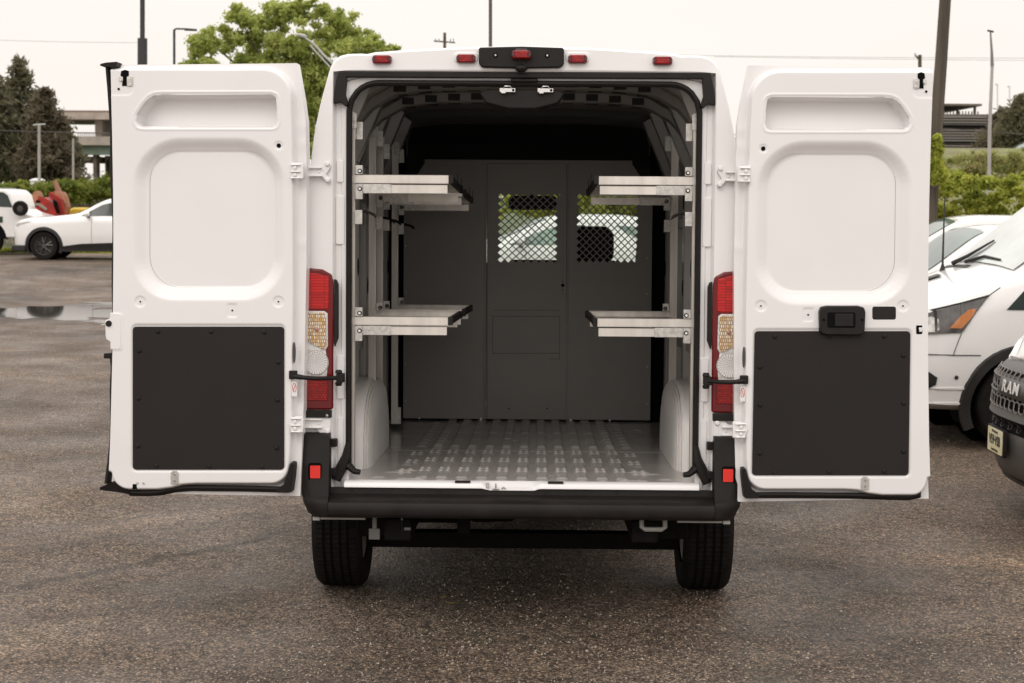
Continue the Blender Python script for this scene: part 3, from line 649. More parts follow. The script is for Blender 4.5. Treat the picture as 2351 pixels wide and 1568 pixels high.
        h_.box(s*.975, s*.995, -.06, -.015, zc-.012, zc+.012)
        for (a, b) in ((.878, .036), (.876, -.036)): h_.cyl(q_(a, -.020, b), q_(a, -.030, b), .013, .010, n=12)
        for (a, b) in ((.915, 0),): h_.cyl(q_(a, -.020, b), q_(a, -.026, b), .006, n=10)
        ho = h_.build('hinge', WHITE, van, van=True, bevel=.003, seg=2)
        e0 = D(697, cy, .0)
        hd = MB(); hwd = .045 if kind == 0 else .05
        if kind == 0: poly = rrect(-hwd, .012, -.036, .036, .008, 3)
        else: poly = [(-.055, 0), (-.045, .03), (-.02, .036), (.012, .036), (.012, -.036), (-.02, -.036), (-.045, -.030)]
        base_ = e0
        f0 = lambda a, b: e0-ed*(-0)+(-ed)*(a)*1.0*(-1)*(-1)+np.array([0, 0, b])+nn*.0
        ff = lambda w_: (lambda a, b: e0+ed*(-a)*1.0+np.array([0, 0, b])+nn*w_)
        hd.prism(poly, ff(.035), ff(.056))
        for z_ in (.026, -.004, -.032): hd.box(0, .045, 0, .012, -.003, .003, M=lambda p: e0+ed*p[0]+nn*(.054+p[1])+np.array([0, 0, p[2]+z_]))
        for (a, b) in ((-.025, .013), (-.025, -.018)):
            c0 = ff(.056)(a, b); hd.cyl(c0, np.array(c0)+nn*.008, .010, .008, n=12)
        hd.build('hinge_leaf', WHITE, dr_o, van=True, bevel=.003)
    if s < 0:
        # outer edge rubber strip
        pth = [(248, 152), (252, 200), (256, 300), (259, 400), (262, 500), (262.5, 620), (262, 800), (258, 900), (256, 1000), (252, 1060), (246, 1110)]
        es = MB(); rr = resamp(pth, 60); ring_ = []
        for i_, (a, b) in enumerate(rr):
            wob = 1.2*math.sin(b/37.)
            ring_.append([D(a-4+wob, b, -.02), D(a-4.5+wob, b, .004), D(a+1, b, .012), D(a+7, b, .002), D(a+6, b, -.02)])
        es.loft(ring_, caps=True)
        es.prism([(240, 150), (252, 147), (277, 145), (277, 155), (268, 159), (258, 156), (247, 156), (239, 154)], lambda a, b: D(a, b, -.02), lambda a, b: D(a, b, .052))
        es.loft([[D(a, b, -.02), D(a-2, b-2, .03), D(a, b-h2, .035), D(a, b-h2, -.02)] for a, b, h2 in ((236, 1124, 8), (246, 1126, 14), (262, 1128, 24), (285, 1131, 16), (305, 1135, 10))], caps=True)
        B('edge_seal', RUB, es)
        # side latch tab with black knob, outer handle
        B('latch_tab', WHITE, pris([(262, 717), (285, 719), (287, 725), (287, 795), (283, 801), (262, 801), (262, 783), (253, 778), (251, 768), (251, 735), (258, 732), (262, 728)], .02, .051), bevel=.003)
        q0 = D(259, 742, .051); B('latch_knob', BLACKP, MB().cyl(q0, q0+nn*.006, .0145, .013, n=16))
        B('latch_pin', ZINC, MB().cyl(D(236, 746, .02), D(256, 745, .03), .003, n=8))
        oh = MB().prism([(232, 812), (262, 810), (264, 866), (254, 866), (249, 855), (246, 824), (232, 824)], lambda a, b: D(a, b, -.03), lambda a, b: D(a, b, -.05)); B('outer_handle', BLACKP, oh, bevel=.004)
        B('lower_lock', HOLE, pris([(313, 1108), (322, 1108), (323, 1120), (312, 1120)], T-.004, T+.0005))
        for a in (324, 338):
            q0 = D(a, 1106, T); B('screw', ZINC, MB().cyl(q0, q0+nn*.003, .0055, n=10))
    else:
        # measured directly on the right door
        def Dr(x, y, wo=0.):
            d = VM@ray(x, y); t = ((p0-CL)@nn)/(d@nn); return CL+t*d+nn*wo
        hp_ = [(1878, 703), (1892, 700), (1965, 700), (1979, 704), (1982, 715), (1980, 758), (1977, 767), (1965, 770), (1890, 769), (1878, 766), (1875, 755), (1874, 714)]
        lh = MB().prism(hp_, lambda a, b: Dr(a, b, .03), lambda a, b: Dr(1928+(a-1928)*.96, 735+(b-735)*.94, .078)); lho = B('inside_handle', BLACKP, lh, bevel=.005, seg=3)
        MB().prism(rrect(1893, 1957, 716, 751, 3, 3), lambda a, b: Dr(a, b, .07), lambda a, b: Dr(a, b, .0788)).build('handle_recess', HOLE, lho, van=True)
        MB().prism(rrect(1910, 1952, 719, 748, 2, 3), lambda a, b: Dr(a, b, .07), lambda a, b: Dr(a, b, .083)).build('handle_flap', BLACKP, lho, van=True, bevel=.003)
        for a in (1885, 1972): 
            q0 = Dr(a, 733, .077); MB().cyl(q0, q0+nn*.002, .006, n=10).build('screw', HOLE, lho, van=True)
        MB().prism(rrect(1998, 2052, 703, 733, 5, 3), lambda a, b: Dr(a, b, .03), lambda a, b: Dr(a, b, T+.001)).build('small_cover', TRIM, dr_o, van=True, bevel=.001)
        lt = MB().prism(rrect(2098, 2112, 746, 766, 2, 2), lambda a, b: Dr(a, b, .03), lambda a, b: Dr(a, b, T+.001)); lto = B('side_latch', HOLE, lt)
        MB().box(-.006, .012, -.004, .006, -.008, .012, M=lambda p: Dr(2107, 757, T)+np.array(p)).build('latch_pin', CHROME, lto, van=True, bevel=.002)
        B('corner_plate', TRIM, MB().prism([(2112, 1085), (2112, 1140), (2095, 1140), (2090, 1120), (2104, 1105)], lambda a, b: Dr(a, b, .0), lambda a, b: Dr(a, b, .022)))
    return dr_o
for s in (-1, 1): mkdoor(s)
# ================================================================== PARTITION (stands inside the van)
YP = 2.85
pb = V((0, YP, .735))
pt_ = thing('cargo_partition', 'dark grey steel partition wall with two mesh windows behind the shelves in the van', 'partition', pb)
XL, XR, ZT, Z0 = -.778, .784, 2.352, .742
m1 = P(1142, 443, YP); m2 = P(1281, 605, YP); m3 = P(1323, 443, YP); m4 = P(1466, 605, YP)
sL = P(1115, 600, YP)[0]; sR = P(1304, 600, YP)[0]
pp = (m2[0]-m1[0])/8.5
def meshpanel(x0, x1, z0, z1, win, cuts, name, par, label=None, chamfer=0):
    wx0, wx1, wz0, wz1 = win; mb = MB(); y = YP
    F4 = lambda a, b, c, d: mb.add([(*a,), (*b,), (*c,), (*d,)], [(0, 1, 2, 3)])
    nx = max(1, round((wx1-wx0)/pp)); nz_ = max(1, round((wz1-wz0)/pp)); dx = (wx1-wx0)/nx; dz = (wz1-wz0)/nz_
    fr = MB().prism([(x0, z0), (x1, z0), (x1, wz0), (x0, wz0)], lambda a, b: (a, y, b), lambda a, b: (a, y+.01, b))
    topz = z1
    if chamfer < 0: fr.prism([(x0, wz1), (x1, wz1), (x1, topz), (x0+.13, topz), (x0, topz-.2)], lambda a, b: (a, y, b), lambda a, b: (a, y+.01, b))
    elif chamfer > 0: fr.prism([(x0, wz1), (x1, wz1), (x1, topz-.2), (x1-.13, topz), (x0, topz)], lambda a, b: (a, y, b), lambda a, b: (a, y+.01, b))
    else: fr.prism([(x0, wz1), (x1, wz1), (x1, topz), (x0, topz)], lambda a, b: (a, y, b), lambda a, b: (a, y+.01, b))
    fr.prism([(x0, wz0), (wx0, wz0), (wx0, wz1), (x0, wz1)], lambda a, b: (a, y, b), lambda a, b: (a, y+.01, b))
    fr.prism([(wx1, wz0), (x1, wz0), (x1, wz1), (wx1, wz1)], lambda a, b: (a, y, b), lambda a, b: (a, y+.01, b))
    o = fr.build(name, PART, par, van=True, bevel=0)
    # diamonds
    def dia(cx, cz):
        hx_, hz_ = dx/2, dz/2; k = .80
        O_ = [(cx+hx_, cz), (cx, cz+hz_), (cx-hx_, cz), (cx, cz-hz_)]; I_ = [(cx+hx_*k, cz), (cx, cz+hz_*k), (cx-hx_*k, cz), (cx, cz-hz_*k)]
        mb.add([(a, y+.002, b) for a, b in O_+I_]+[(a, y+.006, b) for a, b in O_+I_], [q for i in range(4) for q in ((i, (i+1) % 4, 4+(i+1) % 4, 4+i), (12+i, 12+(i+1) % 4, 8+(i+1) % 4, 8+i), (4+i, 4+(i+1) % 4, 12+(i+1) % 4, 12+i))])
    for i in range(nx):
        for j in range(nz_): dia(wx0+dx*(i+.5), wz0+dz*(j+.5))
    for i in range(1, nx):
        for j in range(1, nz_): dia(wx0+dx*i, wz0+dz*j)
    tri = lambda a, b, c: mb.add([(a[0], y+.002, a[1]), (b[0], y+.002, b[1]), (c[0], y+.002, c[1])], [(0, 1, 2)])
    for i in range(nx+1):
        for zb_, sg in ((wz0, 1), (wz1, -1)):
            a = max(wx0, wx0+dx*(i-.5)); b = min(wx1, wx0+dx*(i+.5)); tri((a, zb_), (b, zb_), (wx0+dx*i, zb_+sg*dz/2))
    for j in range(nz_+1):
        for xb_, sg in ((wx0, 1), (wx1, -1)):
            a = max(wz0, wz0+dz*(j-.5)); b = min(wz1, wz0+dz*(j+.5)); tri((xb_, a), (xb_, b), (xb_+sg*dx/2, wz0+dz*j))
    mb.build('mesh_grille', PART, o, van=True, smooth=False); return o
pd_ = meshpanel(sL+.008, sR-.006, Z0, P(1200, 375, YP)[2], (m1[0], m2[0], m2[2], m1[2]), 0, 'partition_door', pt_)
pr_ = meshpanel(sR+.006, XR, Z0, ZT, (m3[0], m4[0], m4[2], m3[2]), 0, 'side_panel', pt_, chamfer=1)
MB().prism([(XL, Z0), (sL-.008, Z0), (sL-.008, ZT), (XL+.13, ZT), (XL, ZT-.2)], lambda a, b: (a, YP, b), lambda a, b: (a, YP+.01, b)).build('side_panel', PART, pt_, van=True)
fr = MB().box(sL-.008, sL+.006, YP-.008, YP+.012, Z0, ZT).box(sR-.006, sR+.006, YP-.008, YP+.012, Z0, ZT).box(XL+.13, XR-.13, YP-.012, YP+.012, ZT, ZT+.022).box(sL+.006, sR-.006, YP+.001, YP+.02, P(1200, 374, YP)[2], ZT)
fr.build('partition_frame', PART, pt_, van=True, bevel=.002)
sg_ = mat('partition_seam', (.028, .025, .023), .6)
sm = MB()
for (a, b, c, d) in ((1118.5, 370, 1118.5, 965), (1301, 370, 1301, 965), (1120, 375.5, 1300, 375.5), (1131, 725, 1131, 811), (1131, 726, 1285, 726), (1285, 726, 1285, 824), (1131, 811, 1285, 811), (1134, 712, 1285, 712), (1262, 824, 1285, 824)):
    q0 = P(a, b, YP-.0015); q1 = P(c, d, YP-.0015); sm.cyl(q0, q1, .0016, n=4)
sm.build('panel_seam', sg_, pt_, van=True)
rv = MB()
for (a, b) in ((932, 565), (932, 671), (931, 835), (931, 920), (963, 960), (1104, 961), (1486, 592), (1486, 675), (1486, 842), (1486, 927), (1310, 963), (1400, 965), (1147, 447), (1285, 447), (1330, 447)):
    q0 = P(a, b, YP-.002); rv.cyl(q0, q0+[0, -.003, 0], .0055, n=8)
rv.split('rivet', ZINC, pt_, van=True)
hh = MB()
for (a, b, r) in ((1292, 655, .011), (1292, 636, .003), (1292, 646, .004), (1292, 664, .004), (1292, 674, .003), (1168, 938, .005), (1256, 938, .005)):
    q0 = P(a, b, YP-.002); hh.cyl(q0, q0+[0, -.0012, 0], r, n=12)
hh.split('lock_hole', HOLE, pd_, van=True)
# ================================================================== SHELVING UNITS
def rack(s, y0, y1, label, top_first):
    r = thing('shelving_unit', label, 'shelving unit', V((s*.784, (y0+y1)/2, .74)), group='aluminium shelving units inside the van')
    for yy, zt in ((y0, 2.40), (y1, 2.44)):
        u = MB(); a, b = .765, .803
        pf = [(a, 0), (a+.010, 0), (a+.010, .006), (a+.014, .006), (a+.014, 0), (a+.024, 0), (a+.024, .006), (a+.028, .006), (a+.028, 0), (b, 0), (b, .038), (a, .038)]
        zb0 = 1.0 if yy < 1.5 and yy > .3 else .76
        u.loft([[(s*x_, yy+y_, z) for x_, y_ in pf] for z in (zb0, zt)], caps=True); u.build('upright', ALU, r, van=True, smooth=False)
        bt = MB().box(s*.758, s*.79, yy-.004, yy+.0, zt-.075, zt-.005).box(s*.735, s*.765, yy+.05, yy+.055, zt-.12, zt-.04).cyl((s*.774, yy-.004, zt-.04), (s*.774, yy-.008, zt-.04), .004)
        bt.split('top_bracket', ZINC, r, van=True, bevel=.001)
    if y0 > 1.2 or s > 0 or True:
        MB().box(s*.745, s*.765, y1, y1+.004, .76, .86).split('foot_bracket', ZINC, r, van=True)
    for zt in (2.117, 1.474):
        h = .036; xt = .340; t = .002
        tr = MB()
        tr.box(s*xt, s*.795, y0-.004, y0-.002, zt-h, zt); tr.box(s*xt, s*.795, y0-.004, y0+.012, zt-t, zt); tr.box(s*(xt+.0), s*.795, y0-.004, y0+.014, zt-h-.002, zt-h+.001)
        tr.box(s*xt, s*.765, y1+.030, y1+.032, zt-h, zt); tr.box(s*xt, s*.765, y1+.018, y1+.032, zt-t, zt)
        tr.box(s*(xt-.001), s*(xt+.001), y0-.004, y1+.032, zt-h, zt-.001)
        sh = tr.build('shelf', ALU, r, van=True, smooth=False)
        MB().box(s*xt, s*.765, y0-.002, y1+.030, zt-h+.004, zt-h+.007).build('shelf_deck', ALU, sh, van=True, smooth=False)
        ho = MB()
        for x_ in (.42, .50, .58, .66):
            for y_ in (y0+.2, y0+.45, y0+.7):
                ho.cyl((s*x_, y_, zt-h+.0072), (s*x_, y_, zt-h+.0078), .006, n=10)
        ho.split('deck_hole', HOLE, sh, van=True)
        en = MB().box(s*(xt-.022), s*xt, y0-.006, y0+.03, zt-h-.001, zt+.001).box(s*(xt-.018), s*(xt-.002), y0+.03, y1+.03, zt-h+.002, zt-.004).box(s*(xt-.02), s*xt, y1+.01, y1+.034, zt-h-.001, zt+.001)
        if zt > 2:
            for y_ in (y0+.35, y0+.75): en.box(s*(xt-.025), s*(xt-.022), y_, y_+.006, zt-h, zt+.03)
        en.build('edge_trim', BLACKP, sh, van=True, bevel=.003)
        for yy in (y0, y1-.005):
            am = MB().loft([[(s*(.345+dx_), yy+.002, zt-h-.008), (s*(.345+dx_), yy+.002, zt-h-.046), (s*.765, yy+.002, zt-h-.046), (s*.765, yy+.002, zt-h-.008)] for dx_ in (0,)]+[[(s*.345, yy+.006, zt-h-.008), (s*.345, yy+.006, zt-h-.046), (s*.765, yy+.006, zt-h-.046), (s*.765, yy+.006, zt-h-.008)]], caps=True)
            am.box(s*.345, s*.765, yy+.002, yy+.03, zt-h-.010, zt-h-.008)
            ao = am.build('shelf_arm', ALU, sh, van=True, smooth=False)
            MB().box(s*.60, s*.752, yy-.003, yy+.001, zt-h-.048, zt-h-.006).build('arm_plate', ZINC, sh, van=True, bevel=.001)
            bo = MB()
            for x_ in (.64, .70): bo.cyl((s*x_, yy-.003, zt-h-.022), (s*x_, yy-.007, zt-h-.022), .0055, n=8)
            bo.split('bolt', ZINC, sh, van=True)
            ck = MB().box(s*.728, s*.762, yy-.012, yy-.008, zt-h-.075, zt-h-.006).box(s*.728, s*.762, yy-.012, yy-.008, zt+.002, zt+.042).box(s*.728, s*.731, yy-.012, yy+.012, zt+.002, zt+.042).box(s*.728, s*.731, yy-.012, yy+.012, zt-h-.075, zt-h-.006)
            co = ck.split('clip', ZINC, sh, van=True, bevel=.001)
            b2 = MB()
            for zz in (zt+.016, zt-h-.028): b2.cyl((s*.741, yy-.012, zz), (s*.741, yy-.0145, zz), .0105, n=14)
            b2.split('clip_hole', HOLE, sh, van=True)
            b3 = MB()
            for zz in (zt+.016, zt-h-.028): b3.cyl((s*.741, yy-.0145, zz), (s*.741, yy-.019, zz), .006, n=10)
            b3.split('clip_bolt', CHROME, sh, van=True)
    for yy in (y0, y1):
        zc = 1.925
        MB().box(s*.730, s*.764, yy-.012, yy-.006, zc-.032, zc+.032).build('lever_clip', ZINC, r, van=True, bevel=.001)
        if not (s > 0 and yy > 1):
            MB().tube([(s*.732, yy+.01, zc+.028), (s*.70, yy+.0, zc+.022), (s*.675, yy-.01, zc+.010), (s*.668, yy-.012, zc-.002)], [.007, .007, .008, .004], 6).build('lever', BLACKP, r, van=True)
rack(-1, .07, 1.02, 'left hand aluminium shelving unit nearest the open rear door, two shelves on grooved posts', 1)
rack(-1, 1.38, 2.30, 'left hand aluminium shelving unit farther inside, beside the dark partition', 1)
rack(1, .07, 1.25, 'single aluminium shelving unit along the right hand wall of the van', 1)
# ================================================================== GROUND
def ground_mat():
    m = bpy.data.materials.new('gravel_lot'); m.use_nodes = True; t = m.node_tree; b = t.nodes['Principled BSDF']; L = t.links.new
    tcn = t.nodes.new('ShaderNodeTexCoord'); O_ = tcn.outputs['Object']
    def noise(sc, det=4, st=None):
        n = t.nodes.new('ShaderNodeTexNoise'); n.inputs['Scale'].default_value = sc; n.inputs['Detail'].default_value = det
        if st:
            q = t.nodes.new('ShaderNodeMapping'); q.inputs['Scale'].default_value = st; L(O_, q.inputs[0]); L(q.outputs[0], n.inputs[0])
        else: L(O_, n.inputs[0])
        return n.outputs[0]
    def vor(sc, feat='F1'):
        v = t.nodes.new('ShaderNodeTexVoronoi'); v.inputs['Scale'].default_value = sc; v.feature = feat; L(O_, v.inputs[0]); return v
    def ramp(x, stops):
        r = t.nodes.new('ShaderNodeValToRGB'); L(x, r.inputs[0]); e = r.color_ramp.elements
        e[0].position, e[0].color = stops[0][0], (*stops[0][1], 1); e[1].position, e[1].color = stops[-1][0], (*stops[-1][1], 1)
        for p, c in stops[1:-1]: q = e.new(p); q.color = (*c, 1)
        return r.outputs[0]
    def mix(a, b_, f, mode='MIX'):
        x = t.nodes.new('ShaderNodeMixRGB'); x.blend_type = mode
        for i, v in ((0, f), (1, a), (2, b_)):
            if isinstance(v, (int, float)): x.inputs[i].default_value = v
            elif isinstance(v, tuple): x.inputs[i].default_value = (*v, 1)
            else: L(v, x.inputs[i])
        return x.outputs[0]
    v1 = vor(72); v2 = vor(150)
    base = ramp(noise(.9, 5), [(.28, (.165, .119, .084)), (.5, (.255, .190, .140)), (.72, (.36, .280, .215))])
    st = ramp(v1.outputs['Color'], [(0, (.28, .27, .26)), (.45, (.8, .79, .78)), (.8, (1.3, 1.28, 1.25)), (1, (2.3, 2.25, 2.2))])
    st2 = ramp(v2.outputs['Color'], [(0, (.55, .55, .55)), (.5, (1, 1, 1)), (1, (1.7, 1.65, 1.6))])
    c = mix(base, st, 1, 'MULTIPLY'); c = mix(c, st2, .8, 'MULTIPLY')
    crevice_shade = ramp(v1.outputs['Distance'], [(.0, (1.1, 1.1, 1.1)), (.40, (.95, .95, .95)), (.68, (.22, .21, .20))]); c = mix(c, crevice_shade, .9, 'MULTIPLY')  # crevice shade put into the colour between the stones
    track = ramp(noise(.45, 6, (1, .8, 1)), [(.34, (.50, .49, .48)), (.45, (.88, .88, .88)), (.56, (1.02, 1, .98)), (.66, (1.45, 1.42, 1.36))]); c = mix(c, track, 1, 'MULTIPLY')
    clod = ramp(noise(14, 6), [(.34, (.50, .48, .46)), (.47, (.92, .91, .90)), (.6, (1.05, 1.04, 1.02)), (.72, (1.3, 1.28, 1.25))]); c = mix(c, clod, .85, 'MULTIPLY')
    fl_ = vor(20); pit = ramp(fl_.outputs['Color'], [(0, (.45, .43, .41)), (.10, (1, 1, 1)), (.93, (1, 1, 1)), (1, (1.9, 1.8, 1.7))]); nearf = ramp(fl_.outputs['Distance'], [(.18, (1, 1, 1)), (.32, (0, 0, 0))]); c = mix(c, pit, nearf, 'MULTIPLY')
    moss = ramp(noise(2.2, 5), [(.56, (0, 0, 0)), (.72, (.35, .35, .35))]); c = mix(c, (.07, .075, .045), moss)
    sq = t.nodes.new('ShaderNodeSeparateXYZ'); L(O_, sq.inputs[0])
    def mth(op, a_, b_=None):
        x = t.nodes.new('ShaderNodeMath'); x.operation = op
        for i, v in ((0, a_), (1, b_)):
            if v is None: continue
            if isinstance(v, (int, float)): x.inputs[i].default_value = v
            else: L(v, x.inputs[i])
        return x.outputs[0]
    wob = mth('MULTIPLY', mth('SUBTRACT', noise(2.5, 5), .5), .5)
    def rut(a0, b1, xa, xb, wd, dark):     # tyre scrape: y = a0 + b1*x for xa < x < xb
        nonlocal c
        dd = mth('ABSOLUTE', mth('ADD', mth('SUBTRACT', sq.outputs[1], mth('ADD', mth('MULTIPLY', sq.outputs[0], b1), a0)), wob))
        m1_ = t.nodes.new('ShaderNodeMapRange'); m1_.interpolation_type = 'SMOOTHSTEP'; m1_.inputs['From Min'].default_value = wd; m1_.inputs['From Max'].default_value = wd*.2; L(dd, m1_.inputs[0])
        mid_ = (xa+xb)/2; m2_ = t.nodes.new('ShaderNodeMapRange'); m2_.interpolation_type = 'SMOOTHSTEP'; m2_.inputs['From Min'].default_value = (xb-xa)/2; m2_.inputs['From Max'].default_value = (xb-xa)/2*.6; L(mth('ABSOLUTE', mth('SUBTRACT', sq.outputs[0], mid_)), m2_.inputs[0])
        c = mix(c, tuple([dark, dark*.97, dark*.94]), mth('MULTIPLY', m1_.outputs[0], m2_.outputs[0]), 'MULTIPLY')
    rut(10.9, 1.16, -2.9, -1.05, .14, .5); rut(8.6, .55, -3.4, -.9, .22, .72); rut(6.9, .25, -1.5, 2.2, .3, .8); rut(11.6, .9, -3.2, -.9, .25, 1.35); rut(7.9, -.5, 1.4, 3.6, .25, .75); rut(9.6, -.35, 1.1, 3.4, .2, 1.25); rut(6.0, .1, -2.2, 0.2, .28, 1.25)
    # beyond the lot: grass
    sp_ = t.nodes.new('ShaderNodeSeparateXYZ'); L(O_, sp_.inputs[0])
    mr_ = t.nodes.new('ShaderNodeMapRange'); mr_.inputs['From Min'].default_value = 43.5; mr_.inputs['From Max'].default_value = 45; L(sp_.outputs[1], mr_.inputs[0])
    gn = ramp(noise(3, 5), [(.3, (.05, .07, .018)), (.7, (.13, .15, .045))]); c = mix(c, gn, mr_.outputs[0])
    L(c, b.inputs['Base Color'])
    rr = ramp(noise(1.3, 4), [(.35, (.42, .42, .42)), (.65, (.75, .75, .75))]); L(rr, b.inputs['Roughness'])
    h = mix(v1.outputs['Distance'], v2.outputs['Distance'], .4); h2 = mix(h, noise(300, 2), .25)
    inv = t.nodes.new('ShaderNodeMath'); inv.operation = 'SUBTRACT'; inv.inputs[0].default_value = 1; L(h2, inv.inputs[1])
    bn = t.nodes.new('ShaderNodeBump'); bn.inputs['Strength'].default_value = 1; bn.inputs['Distance'].default_value = .022; L(inv.outputs[0], bn.inputs['Height'])
    bn2 = t.nodes.new('ShaderNodeBump'); bn2.inputs['Strength'].default_value = .5; bn2.inputs['Distance'].default_value = .05; L(noise(12, 6), bn2.inputs['Height']); L(bn2.outputs[0], bn.inputs['Normal'])
    L(bn.outputs[0], b.inputs['Normal']); b.inputs['Specular IOR Level'].default_value = .42
    return m
ys = np.r_[np.linspace(-8, 2, 6), np.linspace(3, 45, 106), np.geomspace(46, 900, 30)]; xs = np.r_[-np.geomspace(900, 20, 14), np.linspace(-18, 18, 73), np.geomspace(20, 900, 14)]
def hz_(x, y): return gz(y)+.003*math.sin(x*1.3+y*.7)*math.sin(y*.9-x*.4)*min(1, max(0, (y-9)/3))
gm = MB().grid(np.array([[(x, y, hz_(x, y)) for x in xs] for y in ys])); gm.build('gravel_ground', ground_mat(), None, local=True, kind='structure', angle=180)
# ================================================================== VEHICLES
CARW = mat('car_white_paint', (.78, .765, .75), .25, coat=.8, nscale=1.5, namt=.015)
CLAD = mat('car_black_cladding', (.018, .016, .015), .55, nscale=8, namt=.2)
RIMM = mat('dark_alloy_rim', (.10, .095, .09), .35, metal=.6)
def cyl_local(p0, p1, r, n=32): return MB().cyl(p0, p1, r, n=n)
def wrap_poly(poly, side_y, of, s, step=.04):     # a panel that follows the curved body side
    p = np.array(poly, float); x0, x1 = p[:, 0].min()+1e-4, p[:, 0].max()-1e-4; nx = max(6, int((x1-x0)/step)); rows = []
    xs_ = sorted(set(list(np.linspace(x0, x1, nx))+[min(max(q, x0), x1) for q in p[:, 0]]))
    for x in xs_:
        zz = []
        for i in range(len(p)):
            a, b = p[i-1], p[i]
            if (a[0] > x) != (b[0] > x): zz.append(a[1]+(x-a[0])*(b[1]-a[1])/(b[0]-a[0]))
        if len(zz) < 2: continue
        rows.append([(x, s*(side_y(x, z)+of), z) for z in np.linspace(min(zz), max(zz), 7)])
    mb = MB().grid(np.array(rows)); inn_ = [[(a, b-s*.05, c_) for a, b, c_ in r] for r in rows]
    mb.loft([[r[0] for r in rows], [r[0] for r in inn_]], closed=False); mb.loft([[r[-1] for r in rows], [r[-1] for r in inn_]], closed=False)
    mb.loft([rows[0], inn_[0]], closed=False); mb.loft([rows[-1], inn_[-1]], closed=False); return mb
def interp_st(st):
    S = np.array(st, float); x = np.arange(S[0, 0], S[-1, 0]+1e-6, .04); R = np.array([np.interp(x, S[:, 0], S[:, k]) for k in range(S.shape[1])]).T
    Q = R.copy()
    for _ in range(2):
        Q[1:-1] = (Q[:-2]+2*Q[1:-1]+Q[2:])/4
        Q[2:-2] = (Q[:-4]+Q[1:-3]+Q[2:-2]+Q[3:-1]+Q[4:])/5
    Q[:, 0] = x; Q[0] = R[0]; Q[-1] = R[-1]; return Q
def half_ring(q):
    x, hw, zb, zt_, hr, zr = q; d = zt_-zb
    return [(0, zb), (hw*.82, zb), (hw*.95, zb+.05), (hw*.995, zb+.28*d), (hw, zb+.5*d), (hw*.985, zb+.8*d), (hw*.955, zt_-.02), (hw*.93, zt_+.01), (hr+.015, zr-.07), (hr-.03, zr-.02), (hr-.12, zr), (hr*.5, zr+.022), (0, zr+.03)]
def cut_arches(body_, t, xs_, wr, arch, bmx):
    cut = MB()
    for xa in xs_:
        for s in (-1, 1): cut.cyl((xa, s*.45, wr), (xa, s*1.6, wr), arch, n=40)
    co = cut.build('cutter', bmx, t, local=True); md = body_.modifiers.new('b', 'BOOLEAN'); md.operation = 'DIFFERENCE'; md.object = co; md.solver = 'EXACT'
    dg = bpy.context.evaluated_depsgraph_get(); me = bpy.data.meshes.new_from_object(body_.evaluated_get(dg)); body_.modifiers.clear(); body_.data = me
    me.shade_smooth(); me.set_sharp_from_angle(angle=math.radians(42)); bpy.data.objects.remove(co)
